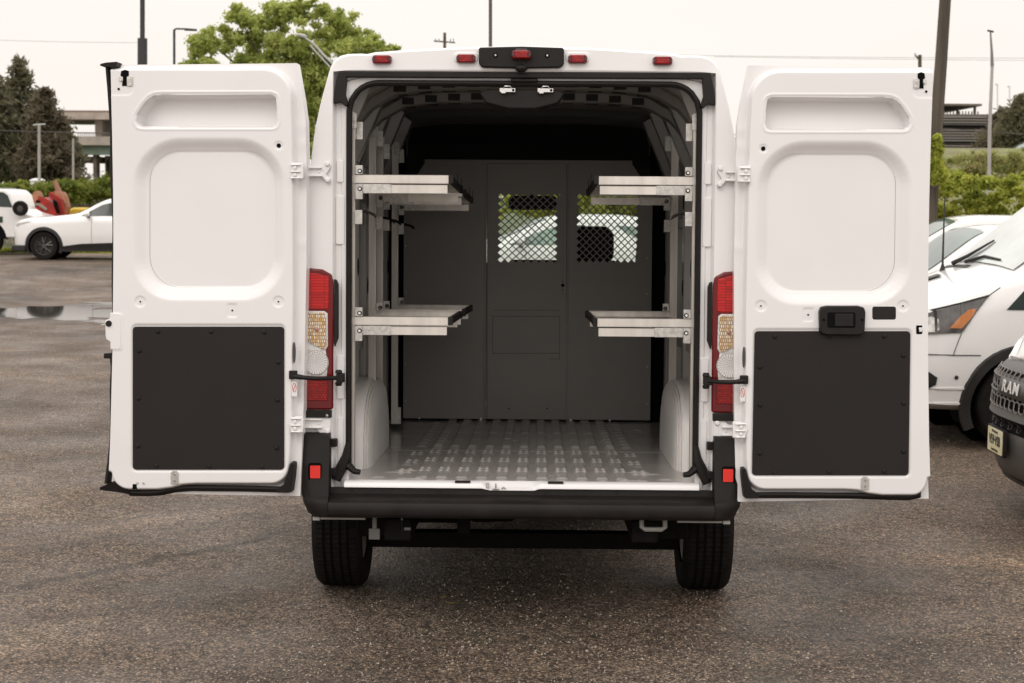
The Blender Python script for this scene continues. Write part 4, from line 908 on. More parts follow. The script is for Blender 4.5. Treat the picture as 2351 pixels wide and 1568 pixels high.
def make_car(name, label, cat, loc, rz, st, wins, wsx, rear=None, wr=.345, wb=2.6, track=.80, arch=.40, clad=True, group=None, body_m=None, sill=None, front_glass=CARG2, lamps=None, wheelw=.22, wins_m=None, detail=True):
    t = thing(name, label, cat, loc, rz, group); bmx = body_m or CARW
    Q = interp_st(st); rings_ = []
    for q in Q:
        h = half_ring(q); x = q[0]; rings_.append([(x, y, z) for y, z in h]+[(x, -y, z) for y, z in h[-2:0:-1]])
    def side_y(x, z):
        i = int(np.clip(np.searchsorted(Q[:, 0], x), 0, len(Q)-1)); h = half_ring(Q[i])
        zz = [p[1] for p in h[2:10]]; yy = [p[0] for p in h[2:10]]; return float(np.interp(z, zz, yy))
    def top_z(x, y):
        q = np.array([np.interp(x, Q[:, 0], Q[:, k]) for k in range(6)]); h = half_ring(q)[8:]; return float(np.interp(abs(y), [p[0] for p in h[::-1]], [p[1] for p in h[::-1]]))
    body_ = MB().loft(rings_, caps=True).build('body', bmx, t, local=True, angle=42)
    cut_arches(body_, t, (0, wb), wr, arch, bmx)
    for xa in (0, wb):
        for s in (-1, 1):
            ww = MB().loft([[(xa+(arch-.012)*math.cos(a), y_, wr+(arch-.012)*math.sin(a)) for a in np.linspace(-.45, math.pi+.45, 24)] for y_ in (s*(side_y(xa, wr+.2)-.03), s*.46)], closed=False)
            ww.add([(xa+(arch-.012)*math.cos(a), s*.46, wr+(arch-.012)*math.sin(a)) for a in np.linspace(0, 2*math.pi, 24, endpoint=False)], [tuple(range(24))])
            ww.build('wheel_well', HOLE, t, local=True)
            if clad:
                an = [(arch-.006, arch+.075)]; A_ = np.linspace(-.42, math.pi+.42, 26); rr = []
                for a in A_:
                    row = []
                    for r, of in ((arch-.02, -.05), (arch-.01, .018), (arch+.06, .016), (arch+.075, -.004)):
                        x_ = xa+r*math.cos(a); z_ = max(wr+r*math.sin(a), .16); row.append((x_, s*(side_y(x_, z_)+of), z_))
                    rr.append(row)
                MB().loft(rr, closed=False).build('wheel_arch_trim', CLAD, t, local=True)
            prof = [(wr*.66, -.10), (wr*.93, -.11), (wr*.985, -.09), (wr, -.06), (wr, .06), (wr*.985, .09), (wr*.93, .11), (wr*.66, .10)]
            rr = [[(xa+r*math.cos(a), s*track+k*wheelw/.22, wr+r*math.sin(a)) for r, k in prof] for a in np.linspace(0, 2*math.pi, 40)]
            wo = MB().loft(rr, closed=False).build('wheel', TYRE, t, local=True)
            MB().cyl((xa, s*(track-.06), wr), (xa, s*(track+.045), wr), wr*.67, n=28).build('rim_back', CLAD, wo, local=True)
            rm = MB(); yo = s*(track+.085)
            for k in range(5):
                a = 2*math.pi*k/5+.3
                for da in (-.22, .22):
                    p0 = (xa+.05*math.cos(a), yo, wr+.05*math.sin(a)); p1 = (xa+wr*.66*math.cos(a+da), yo-s*.01, wr+wr*.66*math.sin(a+da)); rm.tube([p0, p1], [.02, .016], 5)
            rm.tube([(xa+wr*.65*math.cos(a), yo-s*.01, wr+wr*.65*math.sin(a)) for a in np.linspace(0, 2*math.pi, 30)], .014, 6)
            rm.cyl((xa, yo-s*.03, wr), (xa, yo+s*.01, wr), .05)
            rm.build('rim', RIMM, wo, local=True)
    def side_poly(poly, of, m, nm, s, par=None, **k):
        return wrap_poly(poly, side_y, of, s).build(nm, m, par or t, local=True, angle=60, **k)
    for s in (-1, 1):
        for poly in wins: side_poly(poly, .006, wins_m or CARG, 'side_window', s)
        if clad and sill: side_poly(sill, .012, CLAD, 'sill_cladding', s)
    for nm_, rng in (('windscreen', wsx), ('rear_window', rear)):
        if not rng: continue
        G_ = []
        for x in np.linspace(rng[0], rng[1], 8):
            hr = np.interp(x, Q[:, 0], Q[:, 4])-.10
            G_.append([(x-(.012 if nm_ == 'windscreen' else -.012), y, top_z(x, y)+.008) for y in np.linspace(-hr, hr, 9)])
        MB().grid(np.array(G_)).build(nm_, front_glass, t, local=True)
    for s in (-1, 1):      # mirrors and door handles
        xm = wsx[0]+.30; zm = np.interp(xm, Q[:, 0], Q[:, 3])+.05
        ym = side_y(xm, zm-.08)
        mo = MB().ell((xm, s*(ym+.13), zm+.03), (.07, .11, .075), 12, 8).build('door_mirror', bmx, t, local=True)
        MB().tube([(xm+.02, s*(ym-.02), zm-.02), (xm+.01, s*(ym+.10), zm-.04)], .03, 6).build('mirror_arm', CLAD, mo, local=True)
        if detail:
            for xh in (wsx[1]+.62, wsx[1]+1.45):
                if xh < wb+.3: MB().box(xh-.09, xh+.09, s*(side_y(xh, 1)+.0), s*(side_y(xh, 1)+.03), zm-.13, zm-.10).build('door_handle', bmx, t, local=True, bevel=.008)
            sx_ = [wsx[1]+.70]
            for x_ in [wsx[0]+.38]+sx_: 
                MB().tube([(x_, s*(side_y(x_, z_)+.0015), z_) for z_ in np.linspace(.35, zm-.1, 8)], .004, 4).build('door_seam', CLAD, t, local=True)
    return t, side_y, top_z, Q
def suv_st(r=1.53, k=1.0, b=1.05, zb=.2):
    return [(-.82, .50, .28, .82, .42, .86), (-.78, .66, .24, .90, .55, .93), (-.66, .82, .2, b-.11, .66, b-.07), (-.4, .88, zb, b-.07, .72, b-.03), (.0, .91, zb, b-.04, .76, b-.01), (.5, .92, zb, b-.01, .78, b+.04), (.80, .92, zb, b, .74, b+.09), (1.45, .92, zb, b+.01, .74, r-.05), (1.8, .92, zb, b+.02, .74, r), (2.7, .92, zb, b+.03, .73, r-.01), (3.25, .91, zb+.02, b+.05, .68, r-.10), (3.45, .86, .28, b, .55, b+.20), (3.58, .74, .36, .95, .5, 1.0)]
W1 = [[(.92, 1.09), (1.42, 1.36), (1.62, 1.41), (1.80, 1.42), (1.80, 1.09)], [(1.86, 1.10), (1.86, 1.42), (2.5, 1.42), (2.62, 1.38), (2.55, 1.11)], [(2.62, 1.13), (2.68, 1.37), (2.95, 1.31), (3.10, 1.17)]]
lc = Wp(101, 605, 39.2)
suv, sy, tz_, Q_ = make_car('crossover_car', 'white crossover with black wheel arches parked behind the left van door', 'car', (lc[0], 39.2+.8, gz(39.2)), math.radians(2), suv_st(), W1, (.80, 1.45), rear=(3.22, 3.42), sill=[(.38, .22), (.38, .33), (.9, .40), (2.2, .45), (2.25, .22)])
for s in (-1, 1):
    wrap_poly([(-.74, .84), (-.68, .90), (-.38, .945), (-.30, .94), (-.45, .90), (-.68, .84)], sy, .006, s).build('headlight', mat('headlight_lens', (.42, .41, .40), .15, coat=1), suv, local=True)
    MB().box(-.80, -.45, s*(.70), s*(.90), .20, .36).build('bumper_cladding', CLAD, suv, local=True, bevel=.03)
# ---- white panel van parked at the right
vst = [(-.99, .60, .38, .80, .45, .86), (-.94, .78, .34, .96, .6, 1.01), (-.80, .93, .32, 1.11, .72, 1.16), (-.5, 1.0, .31, 1.22, .80, 1.26), (-.2, 1.03, .31, 1.31, .84, 1.35), (.02, 1.03, .31, 1.36, .84, 1.44), (.5, 1.03, .3, 1.42, .80, 1.84), (1.1, 1.03, .3, 1.45, .80, 2.28), (1.4, 1.03, .3, 1.45, .82, 2.44), (2, 1.03, .3, 1.45, .85, 2.52), (4.4, 1.03, .3, 1.45, .85, 2.5), (4.5, 1.0, .32, 1.4, .8, 2.45)]
RZ = math.radians(4); nwx, nwy = 4.10, 12.7
loc = (nwx-.9*math.sin(RZ), nwy+.9*math.cos(RZ), gz(13))
PGL = mat('pale_windscreen', (.42, .46, .43), .10, coat=.7, nscale=1.2, namt=.25)
tv, sy, tz_, Q_ = make_car('panel_van', 'white panel van with amber corner headlight parked behind the right van door', 'van', loc, RZ, vst, [[(-.16, 1.14), (.05, 1.36), (.35, 1.66), (.75, 1.98), (1.05, 2.02), (2.0, 2.02), (2.0, 1.22), (.9, 1.20), (.4, 1.13)]], (.0, 1.12), wr=.36, wb=3.3, track=.89, arch=.43, clad=True, front_glass=PGL, detail=False)
HB = mat('headlight_dark_bezel', (.06, .054, .05), .2, coat=1, nscale=9, namt=.6)
for s in (-1, 1):
    h0 = wrap_poly([(-.93, .93), (-.91, 1.04), (-.70, 1.13), (-.5, 1.185), (-.305, 1.245), (-.40, 1.12), (-.50, .97), (-.52, .955)], sy, .010, s, .02).build('headlight', HB, tv, local=True)
    wrap_poly([(-.61, .99), (-.515, .99), (-.43, 1.09), (-.40, 1.15), (-.46, 1.14), (-.53, 1.08)], sy, .014, s, .015).build('amber_lens', mat('amber_lens', (.52, .19, .06), .25, coat=.5), h0, local=True)
    wrap_poly([(-.88, .955), (-.87, 1.03), (-.74, 1.08), (-.69, 1.06), (-.68, .98), (-.72, .955)], sy, .013, s, .015).build('lamp_bowl', mat('lamp_bowl', (.6, .59, .57), .15, metal=.5, nscale=14, namt=.4), h0, local=True)
    MB().tube([(x_, s*(sy(x_, z_)+.012), z_) for x_, z_ in ((-.91, 1.05), (-.7, 1.14), (-.5, 1.195), (-.30, 1.252))], .008, 5).build('bonnet_gap', CLAD, tv, local=True)
    MB().tube([(x_, s*(sy(x_, z_)+.001), z_) for x_, z_ in ((-.30, 1.25), (-.24, 1.29), (-.20, 1.315))], .004, 5).build('wing_gap', CLAD, tv, local=True)
    wrap_poly([(-.95, .50), (-.95, .64), (-.77, .645), (-.69, .59), (-.70, .53), (-.77, .49)], sy, .006, s, .02).build('fog_lamp_surround', CLAD, tv, local=True)
    MB().ell((-.84, s*(sy(-.84, .57)+.008), .57), (.05, .02, .035), 12, 8).build('fog_lamp', CHROME, tv, local=True)
    MB().ell((-.545, s*sy(-.545, .595), .595), (.017, .010, .017), 10, 6).build('parking_sensor', CLAD, tv, local=True)
    MB().tube([(x_, s*(sy(x_, .775)+.001), .775) for x_ in np.linspace(-.95, -.36, 14)], .004, 4).build('bumper_gap', CLAD, tv, local=True)
    MB().tube([(-.51, s*(sy(-.51, .955)+.001), .955), (-.545, s*(sy(-.545, .87)+.001), .87), (-.575, s*(sy(-.575, .775)+.001), .775)], .003, 4).build('wing_gap', CLAD, tv, local=True)
    for z_ in (.50, .375): wrap_poly([(-.74, z_), (-.60, z_+.008), (-.47, z_+.012), (-.46, z_-.004), (-.60, z_-.008)], sy, .006, s, .02).build('bumper_crease', CARW, tv, local=True)
MB().grid(np.array([[(x_+(y_-.25)*.2, y_, tz_(x_, y_)+.006) for y_ in (.12, .42)] for x_ in (-.42, -.28)])).build('bonnet_vent', mat('grey_mesh_vent', (.10, .095, .09), .6), tv, local=True, solid=.004)
MB().grid(np.array([[(x_, y_, tz_(x_, y_)+.004) for y_ in np.linspace(.1, .80, 10)] for x_ in (-.10, -.05)])).build('cowl_panel', CLAD, tv, local=True)
an = (-.16, .52, tz_(-.16, .52)); MB().tube([(an[0], an[1], an[2]-.01), (an[0], an[1], an[2]+.06), (an[0], an[1], an[2]+.66)], [.028, .010, .005], 6).build('aerial', CLAD, tv, local=True)
wpp = lambda x_, y_, o_=.03: (x_, y_, tz_(x_, y_)+o_)
MB().tube([wpp(-.08, .50), wpp(.02, .40, .04), wpp(.22, .30, .03)], [.022, .016, .008], 5).tube([wpp(-.05, .25), wpp(.04, .05, .03), wpp(.03, -.35, .03)], [.018, .014, .008], 5).split('wiper', CLAD, tv, local=True)
# ---- dark-fronted van at the right edge
FR = mat('grey_fascia_plastic', (.085, .078, .072), .5, nscale=14, namt=.1, bump=.2, bscale=500)
RZ2 = math.radians(3); fv = thing('delivery_van', 'white van with dark grey grille and bumper and yellow number plate at the right edge', 'van', (3.06, 9.62, 0), RZ2)
def S(y, z, o=0):
    zs = [.24, .30, .40, .58, .63, .67, .72, .90, .95, .99, 1.02, 1.05]; xs_ = [.20, .07, .03, .02, .05, .0, .015, .04, .07, .12, .20, .34]
    return (np.interp(z, zs, xs_)+.34*abs(y)**2.6-o, y, z)
ysn = np.linspace(-1.0, 1.0, 41)
MB().grid(np.array([[S(y, z) for y in ysn] for z in (.24, .27, .30, .35, .40, .50, .58, .60, .63, .65, .67, .70, .72, .8, .90,   .95, .97, .99, 1.005, 1.02, 1.05)])).build('front_fascia', FR, fv, local=True, angle=50)
hx_ = mat('fascia_light_strip', (.22, .20, .19), .3)
def band(z0, z1, y0, y1, nm, m, o=.004):
    n_ = 24; G_ = np.array([[S(y, z, o) for y in np.linspace(y0, y1, n_)] for z in np.linspace(z0, z1, 3)]); return MB().grid(G_).build(nm, m, fv, local=True, solid=-.004)
band(.735, .955, -.72, .72, 'grille_opening', HOLE); band(.585, .66, -.74, .74, 'lower_grille_opening', HOLE, .006)
hg = MB()
for i in range(-9, 10):
    for j in range(4):
        cy_, cz_ = i*.080, .755+j*.060; cy_ += .040*(j % 2)
        if cz_ > .955 or abs(cy_) > .70: continue
        ring1 = [(cy_+.047*math.cos(a), min(cz_+.036*math.sin(a), .957)) for a in np.linspace(0, 2*math.pi, 7)[:-1]]
        hg.tube([S(a, b, .010) for a, b in ring1+[ring1[0]]], .0035, 4, caps=False)
hg.build('grille_mesh', hx_, fv, local=True)
hb = MB()
for k in range(10):
    for j in range(2):
        cy_ = -.66+k*.145; hb.tube([S(cy_+.03*math.cos(a), .622+.026*math.sin(a), .010) for a in np.linspace(0, 2*math.pi, 7)], .003, 4, caps=False)
hb.build('lower_grille_mesh', hx_, fv, local=True)
bd = MB()
for z_, y0, y1 in ((.905, -.72, -.27), (.905, .27, .74), (.815, -.72, -.27), (.815, .27, .74)):
    bd.tube([S(y, z_, .010) for y in np.linspace(y0, y1, 16)], .010, 6)
bd.split('grille_bar', FR, fv, local=True)
MB().grid(np.array([[S(y, z, .022) for y in np.linspace(-.27, .27, 9)] for z in (.805, .915)])).build('badge_panel', FR, fv, local=True, solid=.01)
text_mesh('RAM', .100, .0015, 'badge_lettering', mat('bright_badge', (.75, .73, .71), .3, metal=.2), lambda a, b, c: S(.035-a, .862+b, .026+c), fv, bold=.002, sx=1.25, local=True, space=1.22)
pm = mat('yellow_number_plate', (.72, .60, .24), .4, nscale=2.5, col2=(.78, .74, .52))
ypc = .20; pb_ = S(ypc, .50, .0); _t = np.array([.34*2.6*ypc**1.6, 1.0]); _t /= np.linalg.norm(_t)
PLW = lambda a, b, o: (pb_[0]+_t[0]*a-(.035+o)*_t[1], ypc+_t[1]*a+(.035+o)*_t[0], .51+b)
MB().prism(rrect(-.17, .17, -.085, .085, .01, 3), lambda a, b: PLW(a, b, -.02), lambda a, b: PLW(a, b, .004)).build('plate_holder', BLACKP, fv, local=True)
npl = MB().prism(rrect(-.152, .152, -.076, .076, .008, 3), lambda a, b: PLW(a, b, .004), lambda a, b: PLW(a, b, .008)).build('number_plate', pm, fv, local=True)
ink = mat('plate_ink', (.05, .04, .03), .6)
text_mesh('V59·VSB', .085, .001, 'plate_number', ink, lambda a, b, c: PLW(-a, b+.0, .0095+c), npl, sx=.78, bold=.0015, local=True)
text_mesh('New Jersey', .026, .001, 'plate_state', ink, lambda a, b, c: PLW(-a, b+.058, .0095+c), npl, local=True)
text_mesh('Garden State', .026, .001, 'plate_motto', ink, lambda a, b, c: PLW(-a, b-.058, .0095+c), npl, local=True)
# bumper lower corner lip, bonnet, wings and body behind it
MB().tube([S(y, .27, .02) for y in np.linspace(-.98, .98, 30)], .022, 6).build('splitter', CLAD, fv, local=True)
for s in (1, -1): MB().prism(rrect(.80, 1.0, .33, .60, .03, 4), lambda a, b: S(s*a, b, .02), lambda a, b: S(s*a, b, -.02)).build('bumper_end', FR, fv, local=True, bevel=.01)
bs = []
for z0, x0, hw, zt in ((0, .14, .80, 1.06),):
    pass
bst = [(.17, .50, .97, 1.00, .40, 1.02), (.24, .72, .95, 1.03, .60, 1.08), (.36, .92, .90, 1.09, .76, 1.17), (.58, 1.0, .6, 1.22, .86, 1.33), (.8, 1.02, .5, 1.32, .86, 1.46), (1.3, 1.02, .4, 1.4, .82, 2.0), (1.8, 1.02, .38, 1.4, .80, 2.35), (2.2, 1.02, .38, 1.4, .85, 2.5), (5.3, 1.02, .38, 1.4, .85, 2.5)]
Q2 = interp_st(bst)
def side2(x, z):
    i = int(np.clip(np.searchsorted(Q2[:, 0], x), 0, len(Q2)-1)); h = half_ring(Q2[i]); return float(np.interp(z, [p[1] for p in h[2:10]], [p[0] for p in h[2:10]]))
MB().loft([[(q[0], y, z) for y, z in half_ring(q)]+[(q[0], -y, z) for y, z in half_ring(q)[-2:0:-1]] for q in Q2], caps=True).build('body', CARW, fv, local=True, angle=42)
cut_arches(fv.children[-1] if fv.children[-1].name.startswith('body') else [o for o in fv.children if o.name.startswith('body')][0], fv, (.95, 4.4), .37, .45, CARW)
for s in (-1, 1):
    wrap_poly([(.42, .95), (.38, 1.03), (.55, 1.15), (.85, 1.25), (.72, 1.10), (.60, .97)], side2, .006, s).build('headlight', HB, fv, local=True)
    MB().prism([(1.25, 1.42), (1.75, 2.05), (2.7, 2.05), (2.7, 1.42)], lambda a, b: (a, s*1.0-.0*b-s*.18*(b-1.42), b), lambda a, b: (a, s*.8, b)).build('side_window', CARG, fv, local=True)
    for xa in (.95, 4.4):
        rr = [[(xa+r*math.cos(a), s*.88+k, .37+r*math.sin(a)) for r, k in ((.24, -.1), (.35, -.11), (.37, -.07), (.37, .07), (.35, .11), (.24, .1))] for a in np.linspace(0, 2*math.pi, 40)]
        wo = MB().loft(rr, closed=False).build('wheel', TYRE, fv, local=True); MB().cyl((xa, s*.80, .37), (xa, s*.96, .37), .245, n=28).build('rim', RIMM, wo, local=True)
MB().box(.3, 5.2, -.42, .42, .30, .9).box(1.45, 3.9, -.95, .95, .30, .45).build('underbody', CLAD, fv, local=True)
for s in (-1, 1):
    for xa in (.95, 4.4):
        MB().loft([[(xa+.44*math.cos(a), y_, .37+.44*math.sin(a)) for a in np.linspace(-.45, math.pi+.45, 24)] for y_ in (s*.99, s*.46)], closed=False).add([(xa+.44*math.cos(a), s*.46, .37+.44*math.sin(a)) for a in np.linspace(0, 2*math.pi, 24, endpoint=False)], [tuple(range(24))]).build('wheel_well', HOLE, fv, local=True)
# ---- two white cars beyond the panel van
W2 = [[(x, z*1.09) for x, z in p] for p in W1]
def st2(kz, **k): return [(a, b, c, d*kz, e_, f_*kz) for a, b, c, d, e_, f_ in suv_st(**k)]
WB_ = [[(.95, 1.40), (1.40, 1.62), (1.70, 1.72), (1.95, 1.74), (1.95, 1.40)], [(2.0, 1.40), (2.0, 1.74), (2.6, 1.74), (2.75, 1.68), (2.75, 1.42)], [(2.8, 1.42), (2.8, 1.68), (3.0, 1.62), (3.1, 1.46)]]
WG = [[(.90, 1.10), (1.30, 1.36), (1.62, 1.50), (1.95, 1.54), (1.95, 1.12)], [(2.0, 1.12), (2.0, 1.54), (2.6, 1.54), (2.75, 1.48), (2.75, 1.15)], [(2.8, 1.16), (2.8, 1.48), (3.0, 1.42), (3.1, 1.24)]]
make_car('estate_car', 'white car with pale green side glass between the panel van and the shrubs', 'car', (3.86, 18.6, gz(18)), math.radians(1), suv_st(r=1.70, b=1.06), WG, (.80, 1.5), rear=(3.22, 3.42), wins_m=CARG2, sill=None, clad=False)
make_car('large_suv', 'white long roofed car in the back row under the shrubs, only its roof showing', 'car', (4.9, 23.8, gz(23)), math.radians(-3), [(a*1.1, b, c, d*1.06, e_, f_*1.06) for a, b, c, d, e_, f_ in suv_st(r=1.66, b=1.1)], [[(x*1.1, z*1.14) for x, z in p] for p in W1], (.88, 1.6), rear=(3.55, 3.75), wb=2.9, clad=False)
# ---- two white cars facing the parked van, seen through its cab
WB_ = [[(.93, 1.31), (1.42, 1.52), (1.66, 1.59), (1.66, 1.31)], [(1.78, 1.31), (1.78, 1.60), (2.05, 1.60), (2.22, 1.42), (2.28, 1.31)], [(2.50, 1.60), (3.1, 1.56), (3.18, 1.42), (2.92, 1.33)]]
make_car('parked_car', 'white car with mint tinted glass seen through the mesh windows and windscreen of the van', 'car', (-1.0, 24, gz(24)), math.radians(1), suv_st(r=1.73, b=1.28), WB_, (.80, 1.5), rear=(3.22, 3.42), wins_m=mat('mint_glass', (.32, .42, .36), .08, nscale=1.2, col2=(.07, .09, .085)), clad=False)
# ---- white service truck at the left edge
p = Wp(20, 600, 42.5); tx, ty = p[0], 43.0
tk = thing('service_truck', 'white service truck with a blue door emblem cut off by the left picture edge', 'truck', (Wp(27, 600, ty)[0], ty, gz(43)))
A_ = [(-2.2, .45), (1.30, .45), (1.42, .75), (1.50, .80), (1.45, .88), (.60, 1.12), (.42, 1.22), (.32, 1.60), (.18, 1.72), (-.2, 1.78), (-2.2, 1.80)]
MB().prism(A_, lambda a, b: (a, -.9, b), lambda a, b: (a, .9, b)).build('cab', CARW, tk, local=True, bevel=.08, seg=4)
MB().prism([(-.15, 1.28), (.34, 1.26), (.22, 1.58), (.10, 1.66), (-.15, 1.68)], lambda a, b: (a, -.912, b), lambda a, b: (a, -.85, b)).build('side_window', CARG, tk, local=True, bevel=.01)
MB().box(-.08, .07, -.92, -.9, .86, 1.02).build('side_marker', mat('green_marker', (.02, .05, .03), .3), tk, local=True)
lb = MB().box(-.90, -.22, -.915, -.9, .62, 1.04).build('door_emblem', mat('blue_decal', (.03, .02, .32), .4), tk, local=True)
MB().box(-.8, -.30, -.918, -.914, .76, .94).build('emblem_band', mat('pale_decal', (.65, .62, .60), .4), lb, local=True)
for xa in (-.36, -3.2):
    wo = MB().cyl((xa, -.92, .38), (xa, -.66, .38), .38, n=28).build('wheel', TYRE, tk, local=True, bevel=.03); MB().cyl((xa, -.925, .38), (xa, -.8, .38), .2, n=20).build('rim', ZINC, wo, local=True)
MB().prism([(-.88, .42)]+[(-.36-.52*math.cos(a), .42+.52*math.sin(a)) for a in np.linspace(0, math.pi, 14)]+[(.16, .42)], lambda a, b: (a, -.905, b), lambda a, b: (a, -.7, b)).build('wheel_well', HOLE, tk, local=True)
# ---- tractor tyres and red machine behind
p = Wp(46, 500, 44)
sw = thing('spare_wheel', 'black wheel lying against the white service truck bonnet', 'wheel', (Wp(47, 485, 41.9)[0], 41.9, 1.62))
rr = [[(r*math.cos(a), k, r*math.sin(a)) for r, k in ((.09, -.07), (.17, -.08), (.20, -.04), (.20, .04), (.17, .08), (.09, .07))] for a in np.linspace(0, 2*math.pi, 30)]
MB().loft(rr, closed=False).build('tyre', TYRE, sw, local=True); MB().cyl((0, -.03, 0), (0, .05, 0), .095).cyl((0, -.06, 0), (0, -.03, 0), .035).build('rim', RIMM, sw, local=True)
REDM = mat('red_machine_paint', (.36, .02, .015), .45, nscale=5, namt=.3); ORM = mat('faded_orange_paint', (.36, .16, .09), .6, nscale=5, namt=.3)
rm_ = Wp(66, 505, 46); L0 = (rm_[0], 46.5, gz(46)); k_ = 46.5/3625
mc = thing('compact_loader', 'red compact loader with a raised boom behind the white crossover bonnet', 'loader', L0)
hpx = lambda x, y: ((x-66)*k_, 0, (583-y)*k_)
def mp2(poly): return [(hpx(x, y)[0], hpx(x, y)[2]) for x, y in poly]
def ply(poly, y0, y1): return MB().prism(mp2(poly), lambda a, b: (a, y0, b), lambda a, b: (a, y1, b))
ply([(66, 497), (66, 480), (86, 474), (92, 465), (104, 464), (112, 470), (124, 480), (134, 500), (130, 512), (66, 512)], -.6, .6).build('chassis', REDM, mc, local=True, smooth=False)
ply([(112, 458), (116, 452), (124, 458), (140, 468), (148, 508), (138, 508), (132, 480), (116, 468)], -.5, -.3).build('loader_arm', REDM, mc, local=True, smooth=False)
ply([(68, 462), (76, 450), (82, 462), (82, 478), (68, 480)], -.3, .3).build('hood', ORM, mc, local=True, smooth=False)
ply([(118, 450), (134, 452), (140, 462), (146, 486), (142, 500), (136, 470), (120, 462)], -.25, .25).build('bucket_frame', ORM, mc, local=True, smooth=False)
MB().tube([(hpx(115, 426)[0], 0, hpx(0, 426)[2]), (hpx(126, 455)[0], 0, hpx(0, 455)[2])], [.07, .10], 6).build('boom', mat('rusty_boom', (.30, .15, .10), .7), mc, local=True)
ply([(70, 476), (96, 478), (112, 490), (108, 494), (92, 483), (70, 482)], -.64, -.60).build('side_rail', mat('machine_trim', (.30, .26, .2), .6), mc, local=True, smooth=False)
ply([(124, 468), (133, 474), (139, 500), (132, 500), (126, 484)], -.62, -.58).build('engine_bay', HOLE, mc, local=True, smooth=False)
ply([(86, 470), (96, 472), (94, 477), (86, 476)], -.63, -.6).build('vent', HOLE, mc, local=True, smooth=False)
for x_ in (101, 76):
    q = hpx(x_, 512); wo = MB().cyl((q[0], -.85, q[2]-.1), (q[0], -.6, q[2]-.1), .22, n=24).build('wheel', TYRE, mc, local=True, bevel=.03); MB().cyl((q[0], -.86, q[2]-.1), (q[0], -.8, q[2]-.1), .08).build('rim', ZINC, wo, local=True)
p = Wp(160, 500, 47)
yv = thing('yellow_machine', 'low yellow machine half hidden behind the roof of the white crossover', 'machine', (p[0], 48, gz(48)))
MB().prism([(-.35, .3), (1.6, .3), (1.6, 1.05), (1.2, 1.20), (.0, 1.22), (-.3, 1.1)], lambda a, b: (a, -.6, b), lambda a, b: (a, .6, b)).build('hood', mat('yellow_machine_paint', (.62, .42, .05), .4), yv, local=True, bevel=.06)
for x_ in (0, 1.3): MB().cyl((x_, -.7, .3), (x_, .7, .3), .3, n=20).build('wheel', TYRE, yv, local=True)
p = Wp(2318, 345, 75)
fc, *_ = make_car('distant_van', 'small white van on the raised road beyond the pale lamp post', 'van', (p[0]-.8, 75, p[2]-1.35), 0, suv_st(r=1.75), W1, (.8, 1.45), clad=False, detail=False)
# ================================================================== VEGETATION
def leafmat(name, c1, c2, c3, scale=1.2):
    m = bpy.data.materials.new(name); m.use_nodes = True; t = m.node_tree; b = t.nodes['Principled BSDF']
    ge = t.nodes.new('ShaderNodeNewGeometry'); n = t.nodes.new('ShaderNodeTexNoise'); n.inputs['Scale'].default_value = scale; n.inputs['Detail'].default_value = 6; n.inputs['Roughness'].default_value = .75
    t.links.new(ge.outputs['Position'], n.inputs[0]); r = t.nodes.new('ShaderNodeValToRGB'); t.links.new(n.outputs[0], r.inputs[0])
    e = r.color_ramp.elements; e[0].position = .36; e[0].color = (*c1, 1); e[1].position = .66; e[1].color = (*c3, 1); q = e.new(.5); q.color = (*c2, 1)
    t.links.new(r.outputs[0], b.inputs['Base Color']); b.inputs['Roughness'].default_value = .6; b.inputs['Specular IOR Level'].default_value = .3
    tr = t.nodes.new('ShaderNodeBsdfTranslucent'); t.links.new(r.outputs[0], tr.inputs[0]); mx3 = t.nodes.new('ShaderNodeMixShader'); mx3.inputs[0].default_value = .5
    t.links.new(b.outputs[0], mx3.inputs[1]); t.links.new(tr.outputs[0], mx3.inputs[2]); t.links.new(mx3.outputs[0], t.nodes['Material Output'].inputs[0]); MATS[name] = m; return m
def leaves(blobs, n, size, aspect=.55, flat=0., seed=1, hollow=.55, droop=0., fluff=.10):
    rg = np.random.RandomState(seed); vol = np.array([b[3]*b[4]*b[5] for b in blobs])**.75; pick = rg.choice(len(blobs), n, p=vol/vol.sum())
    B_ = np.array(blobs)[pick]; d = rg.normal(size=(n, 3)); d /= np.linalg.norm(d, axis=1)[:, None]
    r = hollow+(1-hollow)*rg.rand(n)**.8; r = r*(1+fluff*rg.randn(n))
    P_ = B_[:, :3]+d*B_[:, 3:6]*r[:, None]
    a = rg.normal(size=(n, 3)); a[:, 2] *= 1-flat; a[:, 2] -= droop; a /= np.linalg.norm(a, axis=1)[:, None]
    c = rg.normal(size=(n, 3)); b = np.cross(a, c); b /= np.linalg.norm(b, axis=1)[:, None]
    s = size*(.6+.8*rg.rand(n))[:, None]; a = a*s; b = b*s*aspect
    vs = np.stack([P_-a, P_-b*.9-a*.1, P_+a, P_+b*.9-a*.1], 1).reshape(-1, 3)
    mb = MB(); mb.v = [tuple(v) for v in vs]; mb.f = [(4*i, 4*i+1, 4*i+2, 4*i+3) for i in range(n)]; return mb
def px_blobs(lst, Y, k, depth=1.0):    # (px, py, rx, ry) measured outline -> world ellipsoids at distance Y
    out_ = []
    for (x, y, rx, ry) in lst:
        for _ in range(1): 
            c = Wp(x, y, Y+random.uniform(-1, 1)*k*depth); out_.append((c[0], c[1], c[2], rx*Y/3625, min(rx, ry)*Y/3625*1.1, ry*Y/3625))
    return out_
BARK = mat('bark', (.075, .058, .042), .85, nscale=8, namt=.4, bump=1, bscale=30)
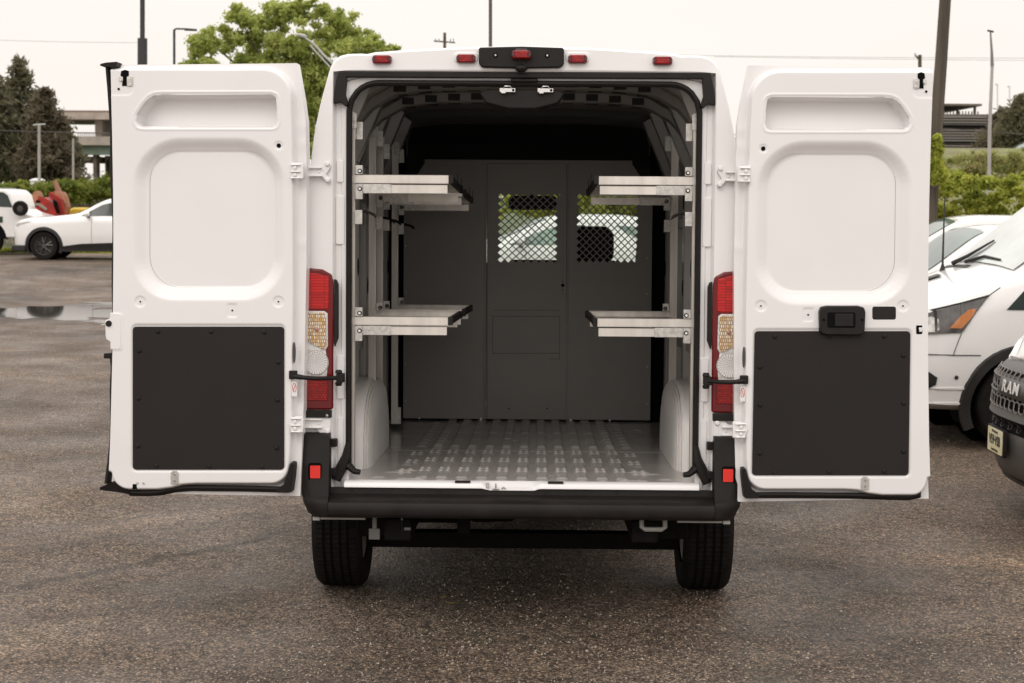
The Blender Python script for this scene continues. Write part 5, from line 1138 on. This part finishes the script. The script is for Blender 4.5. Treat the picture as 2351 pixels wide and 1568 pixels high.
# big deciduous tree
def sub(blobs, n, rs, seed, keep=1.0):
    rg = np.random.RandomState(seed); o = []
    for b in blobs:
        for _ in range(n):
            d = rg.normal(size=3); d /= np.linalg.norm(d); r = rg.rand()**.4*.95; q = rs*(.6+.8*rg.rand())
            if rg.rand() < keep: o.append((b[0]+d[0]*b[3]*r, b[1]+d[1]*b[4]*r, b[2]+d[2]*b[5]*r, b[3]*q, b[4]*q, b[5]*q*.8))
    return o
YT = 55.
tb = px_blobs([(480, 95, 55, 45), (560, 60, 55, 50), (640, 40, 50, 45), (700, 25, 55, 38), (770, 60, 60, 50), (820, 100, 60, 45), (870, 120, 45, 30), (450, 145, 40, 30), (520, 160, 70, 55), (600, 130, 70, 65), (690, 110, 75, 70), (760, 150, 70, 60), (700, 190, 60, 70), (640, 200, 80, 70), (730, 250, 45, 70), (700, 320, 50, 60), (600, 250, 80, 70)], YT, .8)
lt = thing('leafy_tree', 'large light green leafy tree rising behind the gap between left door and van', 'tree', (Wp(690, 300, YT)[0], YT, gz(50)))
tc_ = sub(tb, 30, .25, 3, .9)
leaves(tc_, 130000, .064, .6, seed=5, hollow=0, fluff=.3).build('crown', leafmat('fresh_leaves', (.27, .33, .09), (.46, .51, .14), (.64, .66, .26), 1.6), lt, smooth=False)
tr_ = MB(); bx = Wp(690, 300, YT)[0]
tr_.tube([(bx, YT, gz(50)), (bx+.05, YT, 2), (bx-.05, YT, 3.6), (bx-.2, YT, 5.2)], [.30, .24, .2, .13], 10)
for b in tb[::1]:
    h = random.uniform(2.2, 4.5); mx_ = ((bx+b[0])/2+random.uniform(-.2, .2), (YT+b[1])/2, (h+b[2])/2+.1); tr_.tube([(bx, YT, h), mx_, b[:3]], [.09, .06, .02], 5)
tr_.build('trunk', BARK, lt)
# dark conifers at the left
def conifer(name, label, px, ytop, ybase, halfw, Y, seed, m, n=16000, group=None):
    rg = np.random.RandomState(seed); c0 = Wp(px, ybase, Y); top = Wp(px, ytop, Y)[2]; k = Y/3625; z0 = gz(60); t = thing(name, label, 'tree', (c0[0], Y, z0), group=group)
    bl = []; H_ = top-c0[2]
    for i in range(95):
        f_ = (i+rg.rand())/95; z = c0[2]+H_*f_; w_ = halfw*k*(1-f_**1.6)*(.55+.6*rg.rand())+.15; a = rg.rand()*2*math.pi
        r = w_*(.35+.6*rg.rand()); bl.append((c0[0]+r*math.cos(a), Y+r*math.sin(a)*.8, z-.12*r, .42*w_+.25, .42*w_+.25, .20*w_+.13))
    leaves(bl, n, .14, .35, seed=seed, hollow=.1, droop=.2, fluff=.25).build('crown', m, t, smooth=False)
    MB().tube([(c0[0], Y, z0), (c0[0], Y, top-.4)], [.25, .06], 8).build('trunk', BARK, t)
CON = leafmat('hazed_dark_needles', (.10, .10, .055), (.16, .15, .085), (.25, .22, .14), 1.5)  # both needle colours lifted to carry the distance haze
CON2 = leafmat('hazed_brownish_needles', (.09, .075, .05), (.15, .125, .08), (.23, .19, .13), 1.5)
conifer('conifer', 'tall dark pine with a rounded top at the left', 48, 135, 400, 75, 72, 1, CON, 20000, 'pines at the left')
conifer('conifer', 'broad pine cut off by the left picture edge', -14, 165, 405, 62, 70, 2, CON, 14000, 'pines at the left')
conifer('conifer', 'shorter brownish pine right of the tall dark one, before the viaduct', 108, 205, 415, 62, 68, 3, CON2, 16000, 'pines at the left')
conifer('conifer', 'lower drooping pine beside the viaduct pier', 140, 275, 420, 40, 70, 4, CON, 9000, 'pines at the left')
conifer('conifer', 'dark pine at the right picture edge behind the pale lamp post', 2345, 218, 345, 65, 80, 5, CON, 12000, 'pines at the right')
conifer('conifer', 'low dark pine left of the pale lamp post', 2300, 250, 345, 45, 82, 6, CON2, 9000, 'pines at the right')
# hedge of vines over a fence at the left
HEDGE = leafmat('vine_leaves', (.09, .12, .02), (.19, .23, .04), (.34, .36, .08), 1.6)
VN = leafmat('bright_vine', (.20, .24, .04), (.40, .44, .07), (.62, .62, .15), 2.2)
def clumps(x0, x1, yt, yb, Y, n, seed, r=(10, 22)):
    rg = np.random.RandomState(seed); o = []
    for _ in range(n):
        x = rg.uniform(x0, x1); y = rg.uniform(yt(x), yb); rr_ = rg.uniform(*r); o += px_blobs([(x, y, rr_*1.2, rr_*.8)], Y, .5, 1)
    return o
h0 = Wp(120, 440, 50)
hd = thing('vine_hedge', 'green vine hedge growing over the fence behind the parked crossover', 'hedge', (h0[0], 50, gz(50)))
leaves(clumps(-60, 420, lambda x: 425+6*math.sin(x*.07)-(8 if x > 180 else 0), 455, 50, 90, 8), 22000, .075, .6, seed=9, hollow=0., fluff=.35).build('foliage', HEDGE, hd, smooth=False)
fn = thing('wooden_fence', 'weathered slatted fence under the vine hedge', 'fence', (h0[0], 51, gz(50)))
for i in range(34):
    x_ = h0[0]-2.6+i*.17; MB().box(x_, x_+.12, 50.9, 50.95, gz(50), gz(50)+1.45+.06*math.sin(i*2.3)).build('slat', mat('weathered_board', (.26, .22, .18), .8, nscale=3, namt=.35), fn)
for z_ in (.5, 1.2): MB().box(h0[0]-2.6, h0[0]+3.2, 50.95, 51.0, gz(50)+z_, gz(50)+z_+.08).build('rail', mat('weathered_board', (.2, .2, .2)), fn)
# grass strip behind the crossover
gs = leaves([(Wp(x, 600, 44)[0], 44+.0*x, gz(44)+.02, 1.0, .5, .07) for x in np.linspace(-80, 420, 22)], 9000, .09, .2, seed=4, hollow=0.)
gs.build('roadside_grass', VN, None, kind='stuff')
# shrubbery at the right, with vines
sbl = clumps(2090, 2420, lambda x: 402+16*math.sin(x*.031)+12*math.sin(x*.11), 500, 29, 190, 21, (4, 17))
sbl += clumps(1080, 1720, lambda x: 428+8*math.sin(x*.05), 500, 33, 110, 25, (8, 22))+px_blobs([(1690, 350, 14, 40), (1700, 400, 22, 40), (1680, 430, 25, 30)], 33, .1)
leaves(sbl, 60000, .040, .75, seed=11, hollow=0., fluff=.4).build('shrubbery', VN, None, kind='stuff', smooth=False)
sb2 = clumps(2090, 2420, lambda x: 350+8*math.sin(x*.05), 430, 36, 130, 22, (5, 18))
leaves(sb2, 26000, .06, .2, seed=12, hollow=0., droop=-.6, fluff=.4).build('tall_weeds', leafmat('dry_weeds', (.22, .25, .08), (.40, .41, .14), (.48, .38, .24), 2), None, kind='stuff', smooth=False)
rgd = np.random.RandomState(77); dt = []
for x in np.arange(-110, 150, 2.6):
    h_ = 1.2+1.6*rgd.rand(); dt.append((x+rgd.randn(), 165+6*rgd.randn(), .4+h_*.8, 2.6, 2.5, h_))
leaves(dt, 16000, .34, .6, seed=41, hollow=.1, fluff=.25).build('distant_woodland', leafmat('far_leaves', (.13, .16, .08), (.22, .25, .12), (.32, .33, .18), .3), None, kind='stuff', smooth=False)
# raised bank beyond
bkf = lambda x, y: float(sst(.13, .235, np.array(x/y)))
bk = MB().grid(np.array([[(x, y, gz(y)-.05+(z-gz(y)+.05)*bkf(x, y)) for x in np.linspace(3, 120, 60)] for y, z in ((36, gz(40)), (40, 1.2), (50, 2.6), (62, 4.0), (74, Wp(2300, 357, 75)[2]), (95, Wp(2300, 357, 75)[2]), (110, 3))]))
bk.build('grass_bank', mat('bank_grass', (.20, .22, .075), .9, nscale=.8, col2=(.14, .12, .06), bump=1, bscale=8, detail=8), None, local=True, kind='structure', angle=180)
# ================================================================== POLES
def pole(name, label, cat, parts, Y, m, group=None):
    xs_ = parts[0][0][0]; b = Wp(xs_[0], xs_[1], Y); t = thing(name, label, cat, (b[0], Y, gz(Y)), group=group)
    for pts, nm, mm, rs in parts:
        MB().tube([Wp(x, y, Y) for x, y in pts], [r*Y/3625 for r in rs], 10).build(nm, mm, t)
    return t
DK = mat('dark_pole_paint', (.035, .035, .036), .5); LG = mat('pale_concrete_pole', (.38, .36, .34), .7, nscale=2, namt=.1); WD = mat('weathered_wood_pole', (.085, .068, .05), .85, nscale=3, namt=.35, stretch=(3, 3, .2), bump=.6, bscale=20); GAL = mat('galvanised_lamp', (.45, .45, .44), .5)
def gb(Y, x): # picture row of the ground at distance Y
    d = (CAM_H-gz(Y))/Y; return CY+F_PX*(math.tan(math.atan(d)-TH))
pole('flood_light_mast', 'thick dark mast with a wider lower sleeve above the left van door', 'mast', [([(327, gb(32, 0)), (327, -260)], 'shaft', DK, [5.5, 5.5]), ([(327, gb(32, 0)), (327, 88)], 'lower_sleeve', DK, [11, 11])], 32, DK)
pole('street_lamp', 'thin dark street lamp with a flat arm pointing right, left of the leafy tree', 'street lamp', [([(400, gb(46, 0)), (400, 68)], 'pole', DK, [3.2, 2.8]), ([(399, 70), (404, 66), (430, 66.5), (452, 68)], 'arm', DK, [2.5, 2.2, 2.0, 1.6]), ([(424, 68), (452, 69)], 'lamp_head', DK, [2.6, 2.6])], 46, DK)
pole('street_lamp', 'pale curved street lamp hanging in front of the leafy tree', 'street lamp', [([(771, gb(44, 0)), (770, 205), (768, 150)], 'pole', GAL, [5, 5, 4.5]), ([(768, 150), (745, 128), (720, 100), (700, 86), (682, 80)], 'arm', GAL, [2.6, 2.4, 2.2, 2, 2]), ([(768, 165), (740, 135), (712, 104)], 'brace', GAL, [1.8, 1.8, 1.8]), ([(704, 84), (690, 80), (680, 80)], 'lamp_head', GAL, [3.0, 4.0, 2.0])], 44, GAL)
pole('utility_pole', 'short looking wooden pole with a crossarm seen over the van roof', 'utility pole', [([(1021, gb(85, 0)), (1021, 75)], 'shaft', WD, [4, 3.4]), ([(996, 94), (1045, 98)], 'crossarm', WD, [1.6, 1.6])]+[([(x, 97), (x, 89)], 'insulator', GAL, [1.5, 1.5]) for x in (1000, 1008, 1034, 1041)], 85, WD)
pole('flag_pole', 'slim brown pole rising straight out of the picture over the van roof', 'pole', [([(1126, gb(38, 0)), (1126, -200)], 'shaft', mat('brown_pole_paint', (.10, .08, .07), .6), [4.0, 4.0])], 38, DK)
tp_ = pole('utility_pole', 'thick leaning wooden pole wrapped in vines beside the right door', 'utility pole', [([(2120, gb(26, 0)), (2146, 330), (2160, 150), (2178, -120)], 'shaft', WD, [17, 15.5, 14, 12.5])], 26, WD)
vb = px_blobs([(x, y, rx, ry) for x, y, rx, ry in ((2146, 345, 16, 20), (2140, 372, 22, 18), (2150, 400, 24, 20), (2138, 385, 18, 20), (2150, 325, 10, 12))], 25.6, .1, .3)
leaves(vb, 3600, .06, .8, seed=31, hollow=.5).build('vine', VN, tp_, smooth=False)
pole('street_lamp', 'tall pale lamp post among the shrubs at the far right', 'street lamp', [([(2268, gb(33, 0)), (2272, 300), (2278, 150)], 'pole', LG, [5, 4.2, 3.4]), ([(2278, 152), (2277, 120), (2274, 72)], 'upper_pole', mat('grey_lamp_arm', (.20, .19, .18), .6), [4.2, 3, 1.8]), ([(2267, 70), (2281, 73)], 'lamp_head', DK, [2.2, 2.4])], 33, LG)
pole('utility_pole', 'pole top with a small bracket poking above the right van door', 'utility pole', [([(2112, gb(60, 0)), (2112, 126)], 'shaft', WD, [4.5, 4.2]), ([(2101, 125), (2106, 132), (2112, 138)], 'bracket', WD, [1.5, 2, 2]), ([(2101, 130), (2101, 122)], 'insulator', GAL, [2, 2])], 60, WD)
pole('lamp_post', 'pale post standing before the dark pines at the left', 'post', [([(90, gb(58, 0)), (90, 286)], 'post', LG, [3.5, 3.2]), ([(76, 287), (104, 285)], 'lamp_head', GAL, [1.8, 1.8])], 58, LG)
pole('lamp_post', 'pale thin post next to the viaduct pier', 'post', [([(168, gb(60, 0)), (168, 318)], 'post', LG, [2.6, 2.4])], 60, LG)
for px_, yt_ in ((2290, 193), (2366/1.0208, 198)):
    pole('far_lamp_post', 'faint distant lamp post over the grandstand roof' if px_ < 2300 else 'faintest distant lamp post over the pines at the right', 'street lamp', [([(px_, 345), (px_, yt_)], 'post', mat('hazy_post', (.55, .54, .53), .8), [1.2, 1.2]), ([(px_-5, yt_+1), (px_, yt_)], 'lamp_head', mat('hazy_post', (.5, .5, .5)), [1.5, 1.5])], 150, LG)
wt = Wp(86, 415, 60); wt_ = thing('water_tank', 'small white tank with a domed lid behind the hedge', 'tank', (wt[0], 60, gz(60)))
MB().cyl((wt[0], 60, gz(60)), (wt[0], 60, wt[2]), .26, n=20).build('drum', DUSTW, wt_); MB().ell((wt[0], 60, wt[2]), (.29, .29, .10)).build('lid', DUSTW, wt_)
# wires
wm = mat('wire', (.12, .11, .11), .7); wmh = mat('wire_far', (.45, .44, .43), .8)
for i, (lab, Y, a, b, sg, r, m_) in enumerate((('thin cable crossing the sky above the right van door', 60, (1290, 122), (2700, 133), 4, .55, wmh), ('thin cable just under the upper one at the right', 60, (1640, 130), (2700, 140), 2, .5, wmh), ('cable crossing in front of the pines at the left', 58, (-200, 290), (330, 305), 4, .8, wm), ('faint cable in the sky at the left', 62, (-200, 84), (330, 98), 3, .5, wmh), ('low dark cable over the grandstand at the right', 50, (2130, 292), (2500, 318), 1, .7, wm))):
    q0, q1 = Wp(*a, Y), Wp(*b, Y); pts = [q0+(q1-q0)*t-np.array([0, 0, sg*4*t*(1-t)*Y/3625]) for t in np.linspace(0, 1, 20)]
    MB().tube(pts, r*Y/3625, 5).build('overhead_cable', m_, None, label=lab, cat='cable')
# ================================================================== FAR STRUCTURES
CON_ = mat('viaduct_concrete', (.36, .31, .27), .85, nscale=.7, namt=.2); GRN = mat('green_girder_paint', (.16, .20, .16), .7, nscale=1, namt=.2); CD = mat('shaded_concrete', (.13, .105, .085), .9, nscale=.8, namt=.3)
Y = 120; k = Y/3625; wx = lambda x: Wp(x, 400, Y)[0]; wz = lambda y: Wp(200, y, Y)[2]
vi = thing('viaduct', 'two level concrete road viaduct with a green girder behind the left pines', 'bridge', (wx(200), Y, gz(Y)))
def vbx(nm, x0, x1, y0, y1, d0, d1, m): MB().box(wx(x0), wx(x1), Y+d0, Y+d1, wz(y1), wz(y0)).build(nm, m, vi)
vbx('upper_deck', -200, 560, 252, 268, 4, 14, CON_); vbx('parapet', -200, 560, 247, 252, 4, 4.6, mat('red_brown_parapet', (.22, .15, .12), .8)); vbx('upper_pier', 172, 190, 268, 312, 6, 9, CON_)
vbx('lower_deck', -200, 560, 313, 333, 0, 12, CON_); vbx('girder', -200, 560, 333, 355, .5, 1.2, GRN)
rl_ = MB()
for x_ in np.arange(180, 300, 5.): rl_.box(wx(x_), wx(x_+1), Y, Y+.1, wz(313), wz(305))
rl_.box(wx(150), wx(400), Y, Y+.1, wz(306), wz(305)); rl_.build('railing', mat('rusty_rail', (.16, .12, .10), .8), vi)
for x0, x1 in ((218, 250), (300, 330), (60, 90)): vbx('pier', x0, x1, 355, 470, 3, 7, CON_)
vbx('pier_cap', 170, 215, 358, 372, 2, 6, CD); vbx('dark_pier', 206, 214, 340, 470, 1, 2, CD)
for x_ in (224, 233, 242): vbx('buttress', x_, x_+3, 365, 470, 2.4, 3, CD)
Y = 115; wx = lambda x: Wp(x, 300, Y)[0]; wz = lambda y: Wp(2200, y, Y)[2]
gsd = thing('grandstand', 'dark ribbed parking structure with an open flat roof at the right', 'building', (wx(2215), Y, 3))
def gbx(nm, x0, x1, y0, y1, d0, d1, m): MB().box(wx(x0), wx(x1), Y+d0, Y+d1, wz(y1), wz(y0)).build(nm, m, gsd)
RIB = mat('ribbed_cladding', (.13, .118, .108), .8, nscale=.6, namt=.2)
gbx('wall', 2090, 2280, 262, 345, 0, 12, RIB); gbx('roof', 2155, 2262, 236, 241, 1, 11, CD)
for i in range(13): gbx('cladding_rib', 2090, 2280, 268+i*6, 270.5+i*6, -.25, 0, mat('pale_rib', (.24, .22, .20), .8))
for x_ in (2163, 2215, 2255): gbx('roof_post', x_, x_+3, 241, 262, 2, 2.4, CD)
gbx('dark_band', 2090, 2280, 287, 294, -.35, -.1, HOLE); gbx('dark_band', 2150, 2280, 325, 329, -.35, -.1, HOLE)
for x_ in np.arange(2160, 2250, 7.): gbx('railing_post', x_, x_+1.2, 255, 262, 0, .2, CD)
# ================================================================== PUDDLE
pw = mat('puddle_water', (.05, .045, .04), .03, spec=.6, nscale=.8, namt=.2)
pw.node_tree.nodes['Principled BSDF'].inputs['Roughness'].default_value = .05
for l in list(pw.node_tree.links):
    if l.to_socket.name == 'Roughness': pw.node_tree.links.remove(l)
def puddle(x0, x1, y0, y1, seed, nm):
    rg = np.random.RandomState(seed); pts = []
    for a in np.linspace(0, 2*math.pi, 90, endpoint=False):
        r = 1+.20*math.sin(3*a+seed)+.16*math.sin(7*a+1.3*seed)+.12*math.sin(13*a+seed)+.05*rg.randn()
        pts.append(((x0+x1)/2+(x1-x0)/2*r*math.cos(a), (y0+y1)/2+(y1-y0)/2*r*math.sin(a)))
    cx_, cy_ = (x0+x1)/2, (y0+y1)/2
    rows = [[(cx_+(x-cx_)*k, cy_+(y-cy_)*k, hz_(cx_+(x-cx_)*k, cy_+(y-cy_)*k)+.006) for x, y in pts] for k in (1., .8, .6, .4, .2, .01)]
    MB().loft(rows).build(nm, pw, None, local=True, kind='structure', angle=180)
def Yof(py):   # ground distance of a picture row
    Yc = 10.
    for _ in range(60): Yc = (CAM_H-gz(Yc))/math.tan(math.atan((py-CY)/F_PX)+TH)
    return Yc
puddle(-10.2, -5.9, Yof(742), Yof(712), 3, 'puddle'); puddle(-8.0, -5.4, Yof(712), Yof(700), 8, 'puddle'); puddle(-6.6, -5.0, Yof(752), Yof(738), 5, 'puddle')
# ================================================================== LOOSE GRAVEL
rg = np.random.RandomState(5); ns = 70000; mb = MB(); V_ = []; F_ = []
Yg = 3.9+10*rg.rand(ns)**1.5; Xg = (rg.rand(ns)*2-1)*Yg*.36
oc = np.array([(1, 0, 0), (0, 1, 0), (-1, 0, 0), (0, -1, 0), (0, 0, .8), (0, 0, -.5)])
r = .0024+.0062*rg.rand(ns)**4; an_ = rg.rand(ns)*6.28; s_ = oc[None]*r[:, None, None]*(.65+.7*rg.rand(ns, 6, 1)); ca, sa = np.cos(an_)[:, None], np.sin(an_)[:, None]
hz2 = np.array([hz_(x, y) for x, y in zip(Xg, Yg)])[:, None]
V_ = np.stack([Xg[:, None]+s_[:, :, 0]*ca-s_[:, :, 1]*sa*.7, Yg[:, None]+s_[:, :, 0]*sa+s_[:, :, 1]*ca*.7, hz2+s_[:, :, 2]+r[:, None]*.2], 2).reshape(-1, 3).tolist()
F_ = [(o_+p, o_+q, o_+w_) for o_ in range(0, 6*ns, 6) for p, q, w_ in ((0, 1, 4), (1, 2, 4), (2, 3, 4), (3, 0, 4), (1, 0, 5), (2, 1, 5), (3, 2, 5), (0, 3, 5))]
mb.v = V_; mb.f = F_
mb.build('loose_gravel', mat('gravel_stones', (.44, .37, .30), .7, nscale=60, col2=(.09, .072, .058)), None, kind='stuff', smooth=False)

for i_, (px_, py_, ang) in enumerate(((1037, 1391, .3), (1018, 1377, 1.4), (830, 1268, 2.2))):
    dd_ = CAM_H/math.tan(math.atan((py_-CY)/F_PX)+TH); x_ = (px_-CX)/F_PX*dd_
    ca, sa = math.cos(ang), math.sin(ang); lf = MB()
    lf.grid(np.array([[(x_+u*ca-v*sa, dd_+u*sa+v*ca, .012+.10*abs(v)+.15*u*u) for v in np.array((-1, 0, 1))*.017*math.cos(u/.035*1.4)] for u in np.linspace(-.035, .035, 7)]))
    lf.build('fallen_leaf', mat('dry_leaf', (.30, .24, .10), .7, nscale=40, namt=.3), None, label=['pale dry leaf on the gravel below the middle of the rear bumper', 'smaller dry leaf just beyond the pale one behind the van', 'dry leaf on the gravel near the left rear wheel of the van'][i_], cat='leaf')
